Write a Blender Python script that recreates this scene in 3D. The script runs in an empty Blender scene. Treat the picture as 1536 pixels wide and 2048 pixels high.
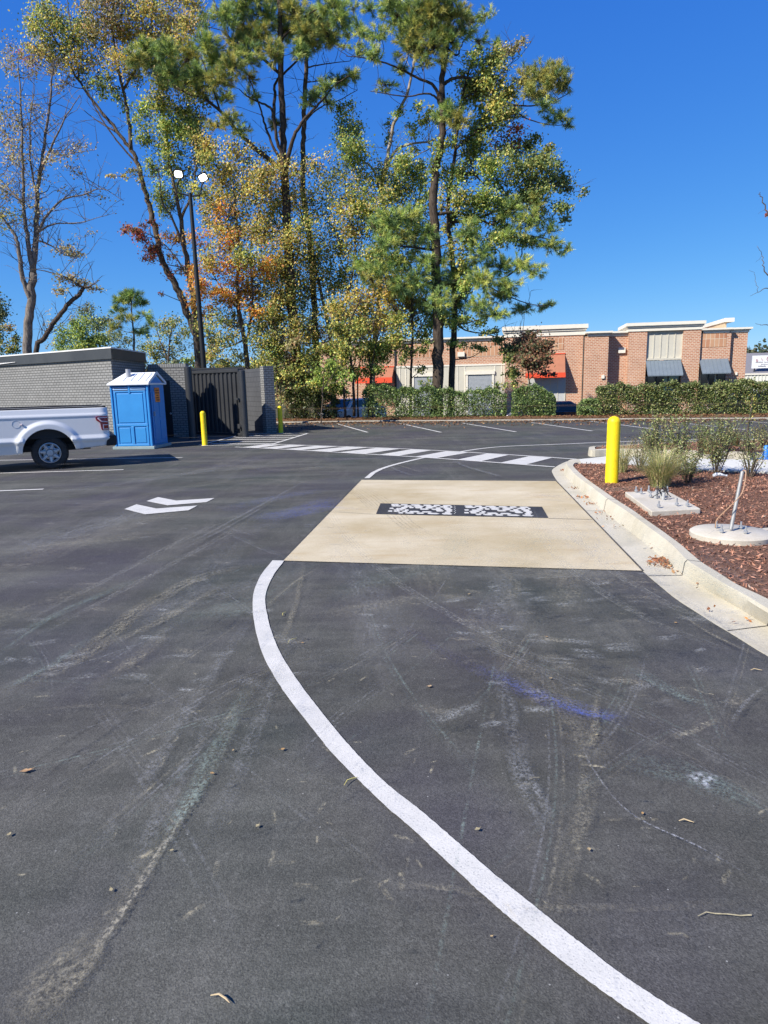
import bpy, bmesh, math, random
import numpy as np
from mathutils import Vector, Matrix
random.seed(7); rng = np.random.default_rng(7)
scn = bpy.context.scene
COL = scn.collection
V = Vector
# ------------------------------------------------------------------ camera
FPX, CAMH, ROLL = 1350.0, 1.85, 0.022
TH = math.atan((1024-766)/FPX)
cf = V((0, math.cos(TH), -math.sin(TH))); _u = V((0, math.sin(TH), math.cos(TH))); _r = V((1, 0, 0))
cr = _r*math.cos(ROLL)-_u*math.sin(ROLL); cu = _r*math.sin(ROLL)+_u*math.cos(ROLL)
C0 = V((0, 0, CAMH))
def ray(px, py): return cf*FPX+cr*(px-768)-cu*(py-1024)
def G(px, py, z=0.0):                       # point at height z seen at that spot of the photograph
    d = ray(px, py); return C0+d*((z-CAMH)/d.z)
def A(px, py, Y):                           # point at distance Y
    d = ray(px, py); return C0+d*(Y/d.y)
def on_plane(px, py, o, n):
    d = ray(px, py); return C0+d*((o-C0).dot(n)/d.dot(n))
cam = bpy.data.cameras.new('camera'); co = bpy.data.objects.new('camera', cam); COL.objects.link(co)
M = Matrix((cr, cu, -cf)).transposed().to_4x4(); M.translation = C0; co.matrix_world = M
cam.sensor_fit = 'HORIZONTAL'; cam.sensor_width = 36; cam.lens = 36*FPX/1536
cam.clip_start = .05; cam.clip_end = 6000
scn.camera = co
# ------------------------------------------------------------------ light
SUN_EL = math.radians(40); sh = V((-.82, -.57, 0)).normalized()
sdir = V((sh.x*math.cos(SUN_EL), sh.y*math.cos(SUN_EL), math.sin(SUN_EL)))
sl = bpy.data.lights.new('sun', 'SUN'); sl.energy = 4.8; sl.angle = math.radians(.53); sl.color = (1, .955, .87)
so = bpy.data.objects.new('sun', sl); COL.objects.link(so); so.rotation_euler = sdir.to_track_quat('Z', 'Y').to_euler()
w = bpy.data.worlds.new('World'); scn.world = w; w.use_nodes = True
nt = w.node_tree; nt.nodes.clear()
sky = nt.nodes.new('ShaderNodeTexSky'); sky.sky_type = 'NISHITA'; sky.sun_disc = False
sky.sun_elevation = SUN_EL; sky.sun_rotation = math.atan2(sh.x, sh.y)
sky.air_density = 1.0; sky.dust_density = 0.0; sky.ozone_density = 4.0; sky.altitude = 1500
def sky_curve():                              # deep clear-air blue: the sky's own spectrum, steeper in red, flatter in blue
    sp = nt.nodes.new('ShaderNodeSeparateColor'); cb = nt.nodes.new('ShaderNodeCombineColor'); nt.links.new(sky.outputs[0], sp.inputs[0])
    for i, (k, g) in enumerate(((.243, 1.28), (.38, .73), (.63, .26))):
        a = nt.nodes.new('ShaderNodeMath'); a.operation = 'MULTIPLY'; a.inputs[1].default_value = .135; nt.links.new(sp.outputs[i], a.inputs[0])
        b = nt.nodes.new('ShaderNodeMath'); b.operation = 'POWER'; b.inputs[1].default_value = g; nt.links.new(a.outputs[0], b.inputs[0])
        c = nt.nodes.new('ShaderNodeMath'); c.operation = 'MULTIPLY'; c.inputs[1].default_value = k/.135; nt.links.new(b.outputs[0], c.inputs[0]); nt.links.new(c.outputs[0], cb.inputs[i])
    mx = nt.nodes.new('ShaderNodeMix'); mx.data_type = 'RGBA'; mx.inputs[0].default_value = .10; nt.links.new(cb.outputs[0], mx.inputs[6]); nt.links.new(sky.outputs[0], mx.inputs[7]); return mx.outputs[2]
bg = nt.nodes.new('ShaderNodeBackground'); bg.inputs[1].default_value = .124
wo = nt.nodes.new('ShaderNodeOutputWorld')
nt.links.new(sky_curve(), bg.inputs[0]); nt.links.new(bg.outputs[0], wo.inputs[0])
scn.view_settings.view_transform = 'Standard'; scn.view_settings.look = 'None'; scn.view_settings.gamma = 1
scn.view_settings.exposure = .62
scn.cycles.max_bounces = 6; scn.cycles.transparent_max_bounces = 24

# ------------------------------------------------------------------ materials
class NT:
    def __init__(s, name):
        s.m = bpy.data.materials.new(name); s.m.use_nodes = True; s.t = s.m.node_tree; s.n = s.t.nodes
        s.b = s.n['Principled BSDF']; s.out = s.n['Material Output']; s.tc = s.n.new('ShaderNodeTexCoord')
    def link(s, a, b): s.t.links.new(a, b)
    def map(s, scale=(1, 1, 1), rot=0, src='Object'):
        m = s.n.new('ShaderNodeMapping'); m.inputs['Scale'].default_value = scale; m.inputs['Rotation'].default_value = (0, 0, rot)
        s.link(s.tc.outputs[src], m.inputs[0]); return m.outputs[0]
    def noise(s, scale, detail=4, rough=.6, vec=None, out=0, dist=0):
        k = s.n.new('ShaderNodeTexNoise'); k.inputs['Scale'].default_value = scale; k.inputs['Detail'].default_value = detail
        k.inputs['Roughness'].default_value = rough; k.inputs['Distortion'].default_value = dist
        s.link(vec if vec is not None else s.tc.outputs['Object'], k.inputs['Vector']); return k.outputs[out]
    def voro(s, scale, vec=None, feature='F1', out='Distance'):
        k = s.n.new('ShaderNodeTexVoronoi'); k.feature = feature; k.inputs['Scale'].default_value = scale
        s.link(vec if vec is not None else s.tc.outputs['Object'], k.inputs['Vector']); return k.outputs[out]
    def ramp(s, f, *st):
        k = s.n.new('ShaderNodeValToRGB'); e = k.color_ramp.elements
        while len(e) < len(st): e.new(.5)
        for el, (p, c) in zip(e, st): el.position = p; el.color = (*c, 1) if hasattr(c, '__len__') else (c, c, c, 1)
        s.link(f, k.inputs[0]); return k.outputs[0]
    def mix(s, f, a, b, mode='MIX'):
        k = s.n.new('ShaderNodeMix'); k.data_type = 'RGBA'; k.blend_type = mode
        for v, i in ((f, 0), (a, 6), (b, 7)):
            if hasattr(v, 'is_linked'): s.link(v, k.inputs[i])
            elif i == 0: k.inputs[0].default_value = v
            else: k.inputs[i].default_value = (*v, 1)
        return k.outputs[2]
    def math(s, op, a, b=0):
        k = s.n.new('ShaderNodeMath'); k.operation = op
        for v, i in ((a, 0), (b, 1)):
            if hasattr(v, 'is_linked'): s.link(v, k.inputs[i])
            else: k.inputs[i].default_value = v
        return k.outputs[0]
    def col(s, c): s.link(c, s.b.inputs['Base Color'])
    def bump(s, h, strength=.4, dist=.01):
        k = s.n.new('ShaderNodeBump'); k.inputs['Strength'].default_value = strength; k.inputs['Distance'].default_value = dist
        s.link(h, k.inputs['Height']); s.link(k.outputs[0], s.b.inputs['Normal']); return k
    def set(s, rough=.8, metal=0, spec=.4):
        s.b.inputs['Roughness'].default_value = rough; s.b.inputs['Metallic'].default_value = metal
        s.b.inputs['Specular IOR Level'].default_value = spec; return s
def mat(name, c, rough=.7, metal=0, spec=.4, c2=None, ns=6.0, bump=None, coat=0):
    k = NT(name).set(rough, metal, spec)
    if c2 is None: c2 = tuple(x*.86 for x in c)
    k.col(k.mix(k.ramp(k.noise(ns, 5, .65), (.35, 0.), (.65, 1.)), c, c2))
    if bump: k.bump(k.noise(bump[0], 4, .6), bump[1], bump[2])
    if coat: k.b.inputs['Coat Weight'].default_value = coat; k.b.inputs['Coat Roughness'].default_value = .08
    return k.m
def brick_mat(name, c1, c2, mortar, bw, bh, ms=.012, rough=.85, bias=0, bump=.6, offset=.5, var=.3):
    k = NT(name).set(rough, 0, .25)
    b = k.n.new('ShaderNodeTexBrick'); b.offset = offset
    b.inputs['Color1'].default_value = (*c1, 1); b.inputs['Color2'].default_value = (*c2, 1); b.inputs['Mortar'].default_value = (*mortar, 1)
    b.inputs['Scale'].default_value = 1; b.inputs['Mortar Size'].default_value = ms; b.inputs['Brick Width'].default_value = bw
    b.inputs['Row Height'].default_value = bh; b.inputs['Bias'].default_value = bias; b.inputs['Mortar Smooth'].default_value = .15
    k.link(k.tc.outputs['UV'], b.inputs['Vector'])
    n = k.ramp(k.noise(1.3, 5, .6), (.3, 1-var), (.7, 1+var*.3))
    k.col(k.mix(1, b.outputs['Color'], n, 'MULTIPLY'))
    f = k.math('SUBTRACT', 1, b.outputs['Fac']); k.bump(f, bump, .012)
    return k.m
def leaf_mat(name, trans=.35, rough=.55):
    k = NT(name); a = k.n.new('ShaderNodeAttribute'); a.attribute_name = 'col'
    k.b.inputs['Roughness'].default_value = rough; k.b.inputs['Specular IOR Level'].default_value = .35; k.col(a.outputs['Color'])
    t = k.n.new('ShaderNodeBsdfTranslucent'); k.link(a.outputs['Color'], t.inputs[0])
    x = k.n.new('ShaderNodeMixShader'); x.inputs[0].default_value = trans
    k.link(k.b.outputs[0], x.inputs[1]); k.link(t.outputs[0], x.inputs[2]); k.link(x.outputs[0], k.out.inputs[0])
    return k.m
MT = {}
def asphalt():
    k = NT('asphalt').set(.86, 0, .22)
    big = k.ramp(k.noise(.33, 4, .55), (.36, (.054, .059, .051)), (.5, (.064, .062, .054)), (.64, (.059, .054, .056)))
    v2 = k.map((.35, 1.6, 1), .35)
    dust = k.ramp(k.noise(.9, 8, .68, v2), (.44, 0.), (.72, 1.))
    c = k.mix(k.math('MULTIPLY', dust, .55), big, (.15, .145, .125))
    v3 = k.map((1.2, .22, 1), -.15)
    d3 = k.ramp(k.noise(1.6, 9, .72, v3), (.5, 0.), (.78, 1.))
    c = k.mix(k.math('MULTIPLY', d3, .5), c, (.17, .16, .14))
    # mottled dust blotches
    d4 = k.ramp(k.noise(3.2, 6, .7), (.56, 0.), (.74, 1.))
    c = k.mix(k.math('MULTIPLY', d4, .3), c, (.16, .157, .145))
    d5 = k.ramp(k.noise(11, 6, .75), (.55, 0.), (.72, 1.)); c = k.mix(k.math('MULTIPLY', d5, .28), c, (.19, .185, .165))
    pv = k.ramp(k.noise(.55, 3, .5), (.5, 0.), (.62, 1.)); c = k.mix(k.math('MULTIPLY', pv, .35), c, (.052, .046, .066))
    gr = k.mix(.5, k.ramp(k.noise(170, 4, .75), (.36, .45), (.5, 1.), (.64, 1.7)), k.ramp(k.voro(135, out='Color'), (.1, .5), (.5, .95), (.95, 1.75)))
    c = k.mix(.9, c, gr, 'MULTIPLY')
    sp = k.voro(70, out='Color'); sp = k.ramp(sp, (.925, 0.), (.95, 1.))
    spd = k.ramp(k.voro(70), (.12, 1.), (.3, 0.))
    c = k.mix(k.math('MULTIPLY', k.math('MULTIPLY', sp, spd), .7), c, (.42, .41, .38))
    k.col(c)
    h = k.math('ADD', k.noise(190, 4, .7), k.math('MULTIPLY', k.voro(150), .8))
    k.bump(h, .42, .005)
    return k.m
def concrete(name, c, c2, stain, sscale=.8, streak=None, bump=.25):
    k = NT(name).set(.88, 0, .3)
    x = k.mix(k.ramp(k.noise(sscale, 7, .62), (.36, 0.), (.66, 1.)), c, c2)
    v = k.map(streak or (1, 1, 1), .2)
    x = k.mix(k.math('MULTIPLY', k.ramp(k.noise(1.7, 8, .7, v), (.52, 0.), (.75, 1.)), .6), x, stain)
    x = k.mix(.55, x, k.ramp(k.noise(70, 4, .7), (.3, .78), (.7, 1.15)), 'MULTIPLY')
    k.col(x); k.bump(k.noise(60, 5, .7), bump, .005); return k.m
def paint():
    k = NT('road_paint').set(.6, 0, .4)
    c = k.mix(k.ramp(k.noise(5, 6, .7), (.35, 0.), (.7, 1.)), (.63, .60, .545), (.52, .50, .455))
    c = k.mix(k.math('MULTIPLY', k.ramp(k.noise(110, 3, .7), (.34, 1.), (.44, 0.)), .6), c, (.22, .22, .22))
    k.col(c); k.bump(k.math('ADD', k.noise(95, 3, .65), k.math('MULTIPLY', k.voro(120), .7)), .22, .004); return k.m
def rgba_dust():
    k = NT('dust_mark').set(.95, 0, .1); a = k.n.new('ShaderNodeAttribute'); a.attribute_name = 'col'
    k.col(k.mix(.8, a.outputs['Color'], k.ramp(k.noise(150, 3, .7), (.36, .55), (.64, 1.5)), 'MULTIPLY'))
    uv = k.n.new('ShaderNodeMapping'); uv.inputs['Scale'].default_value = (3.0, .55, 1); k.link(k.tc.outputs['UV'], uv.inputs[0])
    n = k.ramp(k.noise(6, 9, .75, uv.outputs[0]), (.38, 0.), (.68, 1.))
    g = k.ramp(k.noise(60, 4, .75), (.44, .0), (.60, 1.))
    k.link(k.math('MULTIPLY', k.math('MULTIPLY', a.outputs['Alpha'], n), g), k.b.inputs['Alpha'])
    k.bump(k.noise(95, 3, .65), .4, .005); return k.m
MT['asphalt'] = asphalt(); MT['paint'] = paint(); MT['dust'] = rgba_dust()
MT['pad'] = concrete('pad_concrete', (.42, .335, .195), (.59, .505, .355), (.39, .265, .125), .5, (.8, 3.5, 1), .15)
MT['curb'] = concrete('kerb_concrete', (.46, .415, .315), (.53, .485, .39), (.34, .295, .21), 1.5)
MT['old_curb'] = concrete('old_kerb_concrete', (.34, .30, .24), (.42, .38, .31), (.22, .17, .12), 1.2)
MT['walk'] = concrete('sidewalk_concrete', (.55, .53, .46), (.62, .60, .54), (.48, .44, .36), 1.0)
MT['footing'] = concrete('footing_concrete', (.48, .43, .34), (.58, .53, .44), (.38, .31, .22), 3.0)
def bark(name, c1, c2):
    k = NT(name).set(.95, 0, .1); v = k.map((5, 5, .9))
    n = k.noise(3.0, 6, .7, v); k.col(k.mix(k.ramp(n, (.36, 0.), (.62, 1.)), c1, c2)); k.bump(n, .9, .04); return k.m
MT['bark_pine'] = bark('pine_bark', (.03, .022, .017), (.11, .084, .064))
MT['bark_gum'] = bark('gum_bark', (.05, .039, .031), (.17, .132, .10))
MT['bark_pale'] = bark('pale_bark', (.25, .20, .15), (.46, .38, .30))
MT['bark_grey'] = bark('grey_bark', (.085, .07, .058), (.27, .225, .185))
MT['leaf'] = leaf_mat('leaf', .45); MT['needle'] = leaf_mat('needle', .25, .5); MT['hedge_leaf'] = leaf_mat('hedge_leaf', .2, .42)
MT['grassblade'] = leaf_mat('grass_blade', .3, .6); MT['chips'] = leaf_mat('mulch_chip', 0.02, .95)
def mulch():
    k = NT('mulch').set(.97, 0, .1); v = k.map((1, 2.2, 1), .3)
    n = k.noise(22, 5, .75, v); c = k.ramp(n, (.33, (.12, .062, .042)), (.5, (.27, .148, .098)), (.68, (.39, .24, .165)))
    c = k.mix(k.ramp(k.noise(.8, 4, .6), (.4, 0.), (.7, .5)), c, (.13, .06, .045))
    k.col(c); k.bump(k.math('ADD', n, k.math('MULTIPLY', k.noise(7, 3, .6), .8)), 1.0, .05); return k.m
MT['mulch'] = mulch()
def earth():
    k = NT('earth').set(.97, 0, .1)
    c = k.ramp(k.noise(.6, 8, .7), (.3, (.05, .06, .025)), (.55, (.10, .085, .045)), (.75, (.15, .12, .07)))
    k.col(k.mix(.7, c, k.ramp(k.noise(18, 5, .7), (.3, .6), (.7, 1.4)), 'MULTIPLY')); k.bump(k.noise(12, 5, .7), .8, .05); return k.m
MT['earth'] = earth()
MT['straw'] = mat('pine_straw', (.16, .085, .045), .97, 0, .1, (.26, .15, .085), 14, (20, 1, .05))
MT['grey_brick'] = brick_mat('grey_painted_brick', (.275, .267, .25), (.235, .229, .215), (.11, .107, .10), .215, .088, .013, .75, 0, 1.0, .5, .12)  # mortar colour darkened to stand for shadow lines in the raked joints
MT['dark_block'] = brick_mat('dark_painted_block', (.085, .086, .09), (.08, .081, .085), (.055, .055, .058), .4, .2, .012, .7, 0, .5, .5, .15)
MT['fascia'] = mat('fascia_metal', (.040, .042, .043), .5, .0, .4, (.058, .06, .06), .9)
MT['roof_edge'] = mat('roof_edge', (.72, .70, .66), .6)
MT['dark_metal'] = mat('dark_gate_metal', (.030, .031, .033), .42, .0, .5, (.04, .041, .043), 1.2)
MT['black_door'] = mat('black_door_paint', (.018, .018, .02), .4)
MT['yellow'] = mat('bollard_yellow', (.88, .66, .006), .5, 0, .4, (.74, .52, .008), 9, (30, .15, .006))
MT['pole'] = mat('pole_paint', (.012, .012, .012), .5)
MT['steel'] = mat('galvanised_steel', (.52, .53, .54), .42, .7, .5)
MT['red_brick'] = brick_mat('red_brick', (.42, .17, .095), (.53, .26, .155), (.60, .46, .34), .27, .12, .022, .9, -.1, .3, .5, .12)
MT['soldier'] = brick_mat('soldier_brick', (.41, .18, .10), (.54, .32, .19), (.60, .48, .36), .30, .75, .02, .9, 0, .3, 0, .15)
MT['cream'] = mat('cream_trim', (.74, .69, .58), .7, 0, .3, (.70, .65, .55), 3)
MT['panel'] = mat('cream_panel', (.56, .525, .43), .7, 0, .3, (.52, .485, .40), 2)
MT['tan_stucco'] = mat('tan_stucco', (.60, .44, .27), .9)
MT['shutter'] = mat('grey_shutter', (.36, .38, .40), .5)
MT['awning_red'] = mat('red_valance', (.80, .085, .03), .6)
MT['awning_rust'] = mat('rust_awning_fabric', (.40, .165, .095), .8, 0, .2, (.35, .145, .085), 5)
MT['awning_grey'] = mat('grey_standing_seam', (.19, .225, .25), .45, .2, .5, (.165, .20, .225), 2)
MT['glass'] = mat('dark_glass', (.012, .014, .017), .06, 0, .6)
MT['truck_white'] = mat('truck_white', (.74, .73, .71), .28, 0, .5, (.73, .72, .70), 2, None, .6)
MT['black_plastic'] = mat('black_plastic', (.016, .016, .017), .5)
MT['rubber'] = mat('rubber', (.028, .027, .026), .85, 0, .3, (.05, .047, .043), 9)
MT['rim'] = mat('rim_steel', (.50, .51, .52), .38, .55, .5)
MT['lamp_red'] = mat('lamp_red', (.32, .010, .018), .15, 0, .6, (.26, .008, .015), 8)
MT['lamp_clear'] = mat('lamp_clear', (.80, .66, .66), .2)
MT['potty_blue'] = mat('potty_blue', (.040, .265, .60), .42, 0, .45, (.035, .23, .54), 1.2)
MT['potty_white'] = mat('potty_white', (.80, .80, .79), .5)
MT['pvc'] = mat('grey_pvc', (.38, .38, .39), .5)
MT['orange'] = mat('orange_sticker', (.85, .27, .04), .6)
MT['sticker_ink'] = mat('sticker_ink', (.25, .05, .02), .6)
MT['black_paint'] = concrete('black_road_paint', (.030, .031, .036), (.040, .041, .047), (.07, .07, .075), 2)
MT['car_white'] = mat('car_white', (.78, .78, .78), .25, 0, .5, None, 2, None, .6)
MT['car_blue'] = mat('car_blue', (.012, .015, .03), .25, 0, .5, None, 2, None, .7)
MT['car_dark'] = mat('car_dark', (.03, .032, .04), .25, 0, .5, None, 2, None, .7)
MT['siding'] = mat('white_siding', (.74, .72, .62), .7)
MT['grey_roof'] = mat('grey_shingle', (.20, .19, .20), .9)
MT['sign_white'] = mat('sign_white', (.80, .80, .80), .5)
MT['sign_red'] = mat('sign_red', (.33, .03, .05), .6); MT['sign_ink'] = mat('sign_ink', (.11, .11, .14), .6)
MT['blue_plastic'] = mat('blue_plastic', (.03, .20, .62), .4)
MT['grey_conduit'] = mat('grey_conduit', (.40, .40, .39), .5)
MT['pipe'] = mat('weathered_pipe', (.36, .355, .34), .55, .35, .4, (.28, .275, .26), 12)
MT['bottle'] = mat('clear_plastic', (.70, .71, .70), .25)
MT['wire'] = mat('copper_wire', (.45, .27, .16), .5)
MT['dry_leaf'] = leaf_mat('dry_leaf', .25, .7)
k = NT('lamp_glow'); k.b.inputs['Emission Color'].default_value = (1, .98, .92, 1); k.b.inputs['Emission Strength'].default_value = 4; k.b.inputs['Base Color'].default_value = (.9, .9, .88, 1); MT['glow'] = k.m

# ------------------------------------------------------------------ mesh builder
class MB:
    def __init__(s): s.v = []; s.f = []; s.uv = None; s.cols = None
    def add(s, vs, fs):
        o = len(s.v); s.v += [V(p) for p in vs]; s.f += [tuple(i+o for i in f) for f in fs]; return s
    def box(s, x0, x1, y0, y1, z0, z1):
        return s.add([(x0,y0,z0),(x1,y0,z0),(x1,y1,z0),(x0,y1,z0),(x0,y0,z1),(x1,y0,z1),(x1,y1,z1),(x0,y1,z1)],
                     [(0,3,2,1),(4,5,6,7),(0,1,5,4),(1,2,6,5),(2,3,7,6),(3,0,4,7)])
    def hexa(s, b, t):                      # four bottom corners, four top corners (both anticlockwise from above)
        return s.add(list(b)+list(t), [(0,3,2,1),(4,5,6,7),(0,1,5,4),(1,2,6,5),(2,3,7,6),(3,0,4,7)])
    def poly(s, pts): return s.add(pts, [tuple(range(len(pts)))])
    def prism(s, pts, d):                   # extrude a planar outline by vector d
        n = len(pts); d = V(d); a = [V(p) for p in pts]; b = [p+d for p in a]
        return s.add(a+b, [tuple(range(n-1, -1, -1)), tuple(range(n, 2*n))]+[(i, (i+1) % n, n+(i+1) % n, n+i) for i in range(n)])
    def tube(s, pts, rad, seg=8, caps=True):
        pts = [V(p) for p in pts]; n = len(pts)
        if not hasattr(rad, '__len__'): rad = [rad]*n
        o = len(s.v); ref = None
        for i, p in enumerate(pts):
            t = (pts[min(i+1, n-1)]-pts[max(i-1, 0)]); t = t.normalized() if t.length > 1e-9 else V((0, 0, 1))
            if ref is None: ref = t.orthogonal().normalized()
            ref = (ref-t*ref.dot(t)); ref = ref.normalized() if ref.length > 1e-6 else t.orthogonal().normalized()
            b = t.cross(ref)
            for k in range(seg):
                a = 2*math.pi*k/seg; s.v.append(p+(ref*math.cos(a)+b*math.sin(a))*rad[i])
        for i in range(n-1):
            for k in range(seg):
                k2 = (k+1) % seg; s.f.append((o+i*seg+k, o+i*seg+k2, o+(i+1)*seg+k2, o+(i+1)*seg+k))
        if caps: s.f.append(tuple(o+k for k in range(seg-1, -1, -1))); s.f.append(tuple(o+(n-1)*seg+k for k in range(seg)))
        return s
    def lathe(s, prof, c=(0, 0, 0), ax='z', seg=24):   # prof: (radius, height)
        o = len(s.v); c = V(c); n = len(prof)
        for r, h in prof:
            for k in range(seg):
                a = 2*math.pi*k/seg; x, y = r*math.cos(a), r*math.sin(a)
                s.v.append(c+(V((x, y, h)) if ax == 'z' else V((x, h, y)) if ax == 'y' else V((h, x, y))))
        for i in range(n-1):
            for k in range(seg):
                k2 = (k+1) % seg; s.f.append((o+i*seg+k, o+i*seg+k2, o+(i+1)*seg+k2, o+(i+1)*seg+k))
        return s
    def build(s, name, material, parent=None, smooth=False, bevel=0, autouv=True, flip=False):
        me = bpy.data.meshes.new(name); me.from_pydata([tuple(p) for p in s.v], [], s.f)
        me.materials.append(material); o = bpy.data.objects.new(name, me); COL.objects.link(o)
        bm = bmesh.new(); bm.from_mesh(me); bmesh.ops.recalc_face_normals(bm, faces=bm.faces)
        if autouv:
            L = bm.loops.layers.uv.new('UVMap')
            for f in bm.faces:
                n = f.normal; ax = max(range(3), key=lambda i: abs(n[i]))
                for lp in f.loops:
                    p = lp.vert.co; lp[L].uv = (p.y, p.z) if ax == 0 else (p.x, p.z) if ax == 1 else (p.x, p.y)
        bm.to_mesh(me); bm.free()
        if smooth:
            for p in me.polygons: p.use_smooth = True
            if smooth != 'all': me.set_sharp_from_angle(angle=math.radians(40))
        if bevel:
            b = o.modifiers.new('bevel', 'BEVEL'); b.width = bevel; b.segments = 2; b.limit_method = 'ANGLE'; b.angle_limit = math.radians(35)
        if parent: o.parent = parent
        return o
def tag(o, label=None, cat=None, group=None, kind=None):
    if label: o['label'] = label
    if cat: o['category'] = cat
    if group: o['group'] = group
    if kind: o['kind'] = kind
    return o
def thing(name, label, cat, loc=(0, 0, 0), rz=0, group=None):
    o = bpy.data.objects.new(name, None); COL.objects.link(o); o.location = loc; o.rotation_euler = (0, 0, rz); o.empty_display_size = .2
    return tag(o, label, cat, group)
def struct(o): o['kind'] = 'structure'; return o
def smoothpath(pts, sub=6):
    pts = [V(p) for p in pts]
    if len(pts) < 3: return [pts[0].lerp(pts[1], i/sub) for i in range(sub+1)]
    out = []; P = [pts[0]*2-pts[1]]+pts+[pts[-1]*2-pts[-2]]
    for i in range(1, len(P)-2):
        a, b, c, d = P[i-1:i+3]
        for k in range(sub):
            t = k/sub; out.append(.5*((2*b)+(c-a)*t+(2*a-5*b+4*c-d)*t*t+(3*b-a-3*c+d)*t**3))
    out.append(pts[-1]); return out
def fast_mesh(name, verts, nper, cols, material, parent=None):
    """verts (N,nper,3); cols (N,3): one small face each"""
    n = len(verts); me = bpy.data.meshes.new(name); me.vertices.add(n*nper); me.vertices.foreach_set('co', np.ascontiguousarray(verts, dtype=np.float32).ravel())
    me.loops.add(n*nper); me.loops.foreach_set('vertex_index', np.arange(n*nper, dtype=np.int32)); me.polygons.add(n)
    me.polygons.foreach_set('loop_start', np.arange(0, n*nper, nper, dtype=np.int32))
    try: me.polygons.foreach_set('loop_total', np.full(n, nper, dtype=np.int32))
    except Exception: pass
    me.update(calc_edges=True)
    at = me.attributes.new('col', 'FLOAT_COLOR', 'POINT'); c4 = np.ones((n, nper, 4), dtype=np.float32); c4[:, :, :3] = cols[:, None, :]
    at.data.foreach_set('color', c4.ravel()); me.materials.append(material)
    o = bpy.data.objects.new(name, me); COL.objects.link(o)
    if parent: o.parent = parent
    return o
def unit(a): return a/np.maximum(np.linalg.norm(a, axis=-1, keepdims=True), 1e-9)
def leaf_quads(c, size, aspect=.75, up=.35, lean=(0, 0, 0)):
    n = len(c); nr = unit(rng.normal(size=(n, 3))+np.array([0, 0, up])+np.array(lean)); t = unit(np.cross(nr, rng.normal(size=(n, 3)))); b = np.cross(nr, t)
    L = size[:, None]*.5; W = L*aspect; sk = .15*L
    return np.stack([c-t*L, c+b*W-t*sk, c+t*L, c-b*W-t*sk], 1)
def pick(pal, n, jit=.22):
    p = np.array([x[:3] for x in pal]); wgt = np.array([x[3] if len(x) > 3 else 1 for x in pal]); wgt = wgt/wgt.sum()
    c = p[rng.choice(len(p), n, p=wgt)]; return np.clip(c*np.exp(rng.normal(0, jit, (n, 1))), .003, .9)

# ================================================================== GROUND
def lot_edge(x): return 32.3-.215*x         # distance of the far kerb along the lot
mb = MB(); xs = [-1500, -400, -120, -60, -30, -15, 0, 15, 30, 60, 120, 400, 1500]; ds = [-900, -200, -60, -30, 0, 1.2, 3.2, 4.5, 7, 20, 60, 150, 500, 1700]
for d in ds:
    for x in xs:
        z = -.03 if d <= 1.2 else (-.03-.77*min(1, (d-1.2)/5.8))
        mb.v.append(V((x, lot_edge(max(-60, min(60, x)))+d, z)))
nx = len(xs)
for j in range(len(ds)-1):
    for i in range(nx-1): mb.f.append((j*nx+i, j*nx+i+1, (j+1)*nx+i+1, (j+1)*nx+i))
struct(mb.build('ground', MT['earth']))
kx = [-14, -5.1, -.6, 3.2, 8.8, 12.1, 16.3, 30, 60]
kerb_line = [V((-14, 35.2, 0)), G(560, 847), G(740, 844.5), G(900, 843.5), G(1150, 841.5), G(1300, 840), G(1536, 839), V((30, 25.4, 0)), V((60, 18.6, 0))]
kl = smoothpath(kerb_line, 4)
lot = [V((-60, -25, 0)), V((60, -25, 0))]+[V((p.x, p.y, 0)) for p in reversed(kl)]+[V((-60, 36, 0))]
struct(MB().poly(lot).build('parking_lot', MT['asphalt']))
mb = MB(); n = len(kl)                       # low far kerb
prof = [(0, 0), (.02, .07), (.04, .085), (.15, .085), (.16, -.02)]
for p in kl:
    nrm = V((.21, .98, 0)); mb.v += [V((p.x, p.y, 0))+nrm*a+V((0, 0, h-.002)) for a, h in prof]
for i in range(n-1):
    for k in range(4): mb.f.append((i*5+k, (i+1)*5+k, (i+1)*5+k+1, i*5+k+1))
struct(mb.build('far_kerb', MT['old_curb']))
# strip of pine straw behind the far kerb
mb = MB()
for p in kl:
    for k, (a, h) in enumerate([(.175, .10), (.6, .17), (1.4, .16), (2.2, .05), (3.2, -.12)]): mb.v.append(V((p.x, p.y, 0))+V((.21, .98, 0))*a+V((0, 0, h+random.uniform(-.03, .03)*(k > 0))))
for i in range(n-1):
    for k in range(4): mb.f.append((i*5+k, (i+1)*5+k, (i+1)*5+k+1, i*5+k+1))
struct(mb.build('planting_strip', MT['straw'], smooth='all'))
N = 11000; tt = rng.random(N)*(len(kl)-1); ii = np.minimum(tt.astype(int), len(kl)-2); fr = (tt-ii)[:, None]; K = np.array([tuple(p) for p in kl])
c = K[ii]*(1-fr)+K[ii+1]*fr; off = rng.choice([0, 1], N, p=[.35, .65])*rng.uniform(.2, 1.3, N)-rng.choice([0, 1], N, p=[.6, .4])*np.abs(rng.normal(0, 1.6, N))
c = c+np.outer(off, [.21, .98, 0]); c[:, 2] = np.where(off > .17, .19, np.where(off > 0, .155, .022)); 
sel = (c[:, 0] > -6) & (c[:, 0] < 18); c = c[sel]
o = fast_mesh('fallen_leaves', leaf_quads(c, rng.uniform(.07, .13, len(c)), .6, 2.5), 4, pick([(.30, .15, .07), (.20, .09, .045), (.36, .22, .10), (.13, .06, .035)], len(c)), MT['dry_leaf']); tag(o, kind='stuff')
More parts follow.
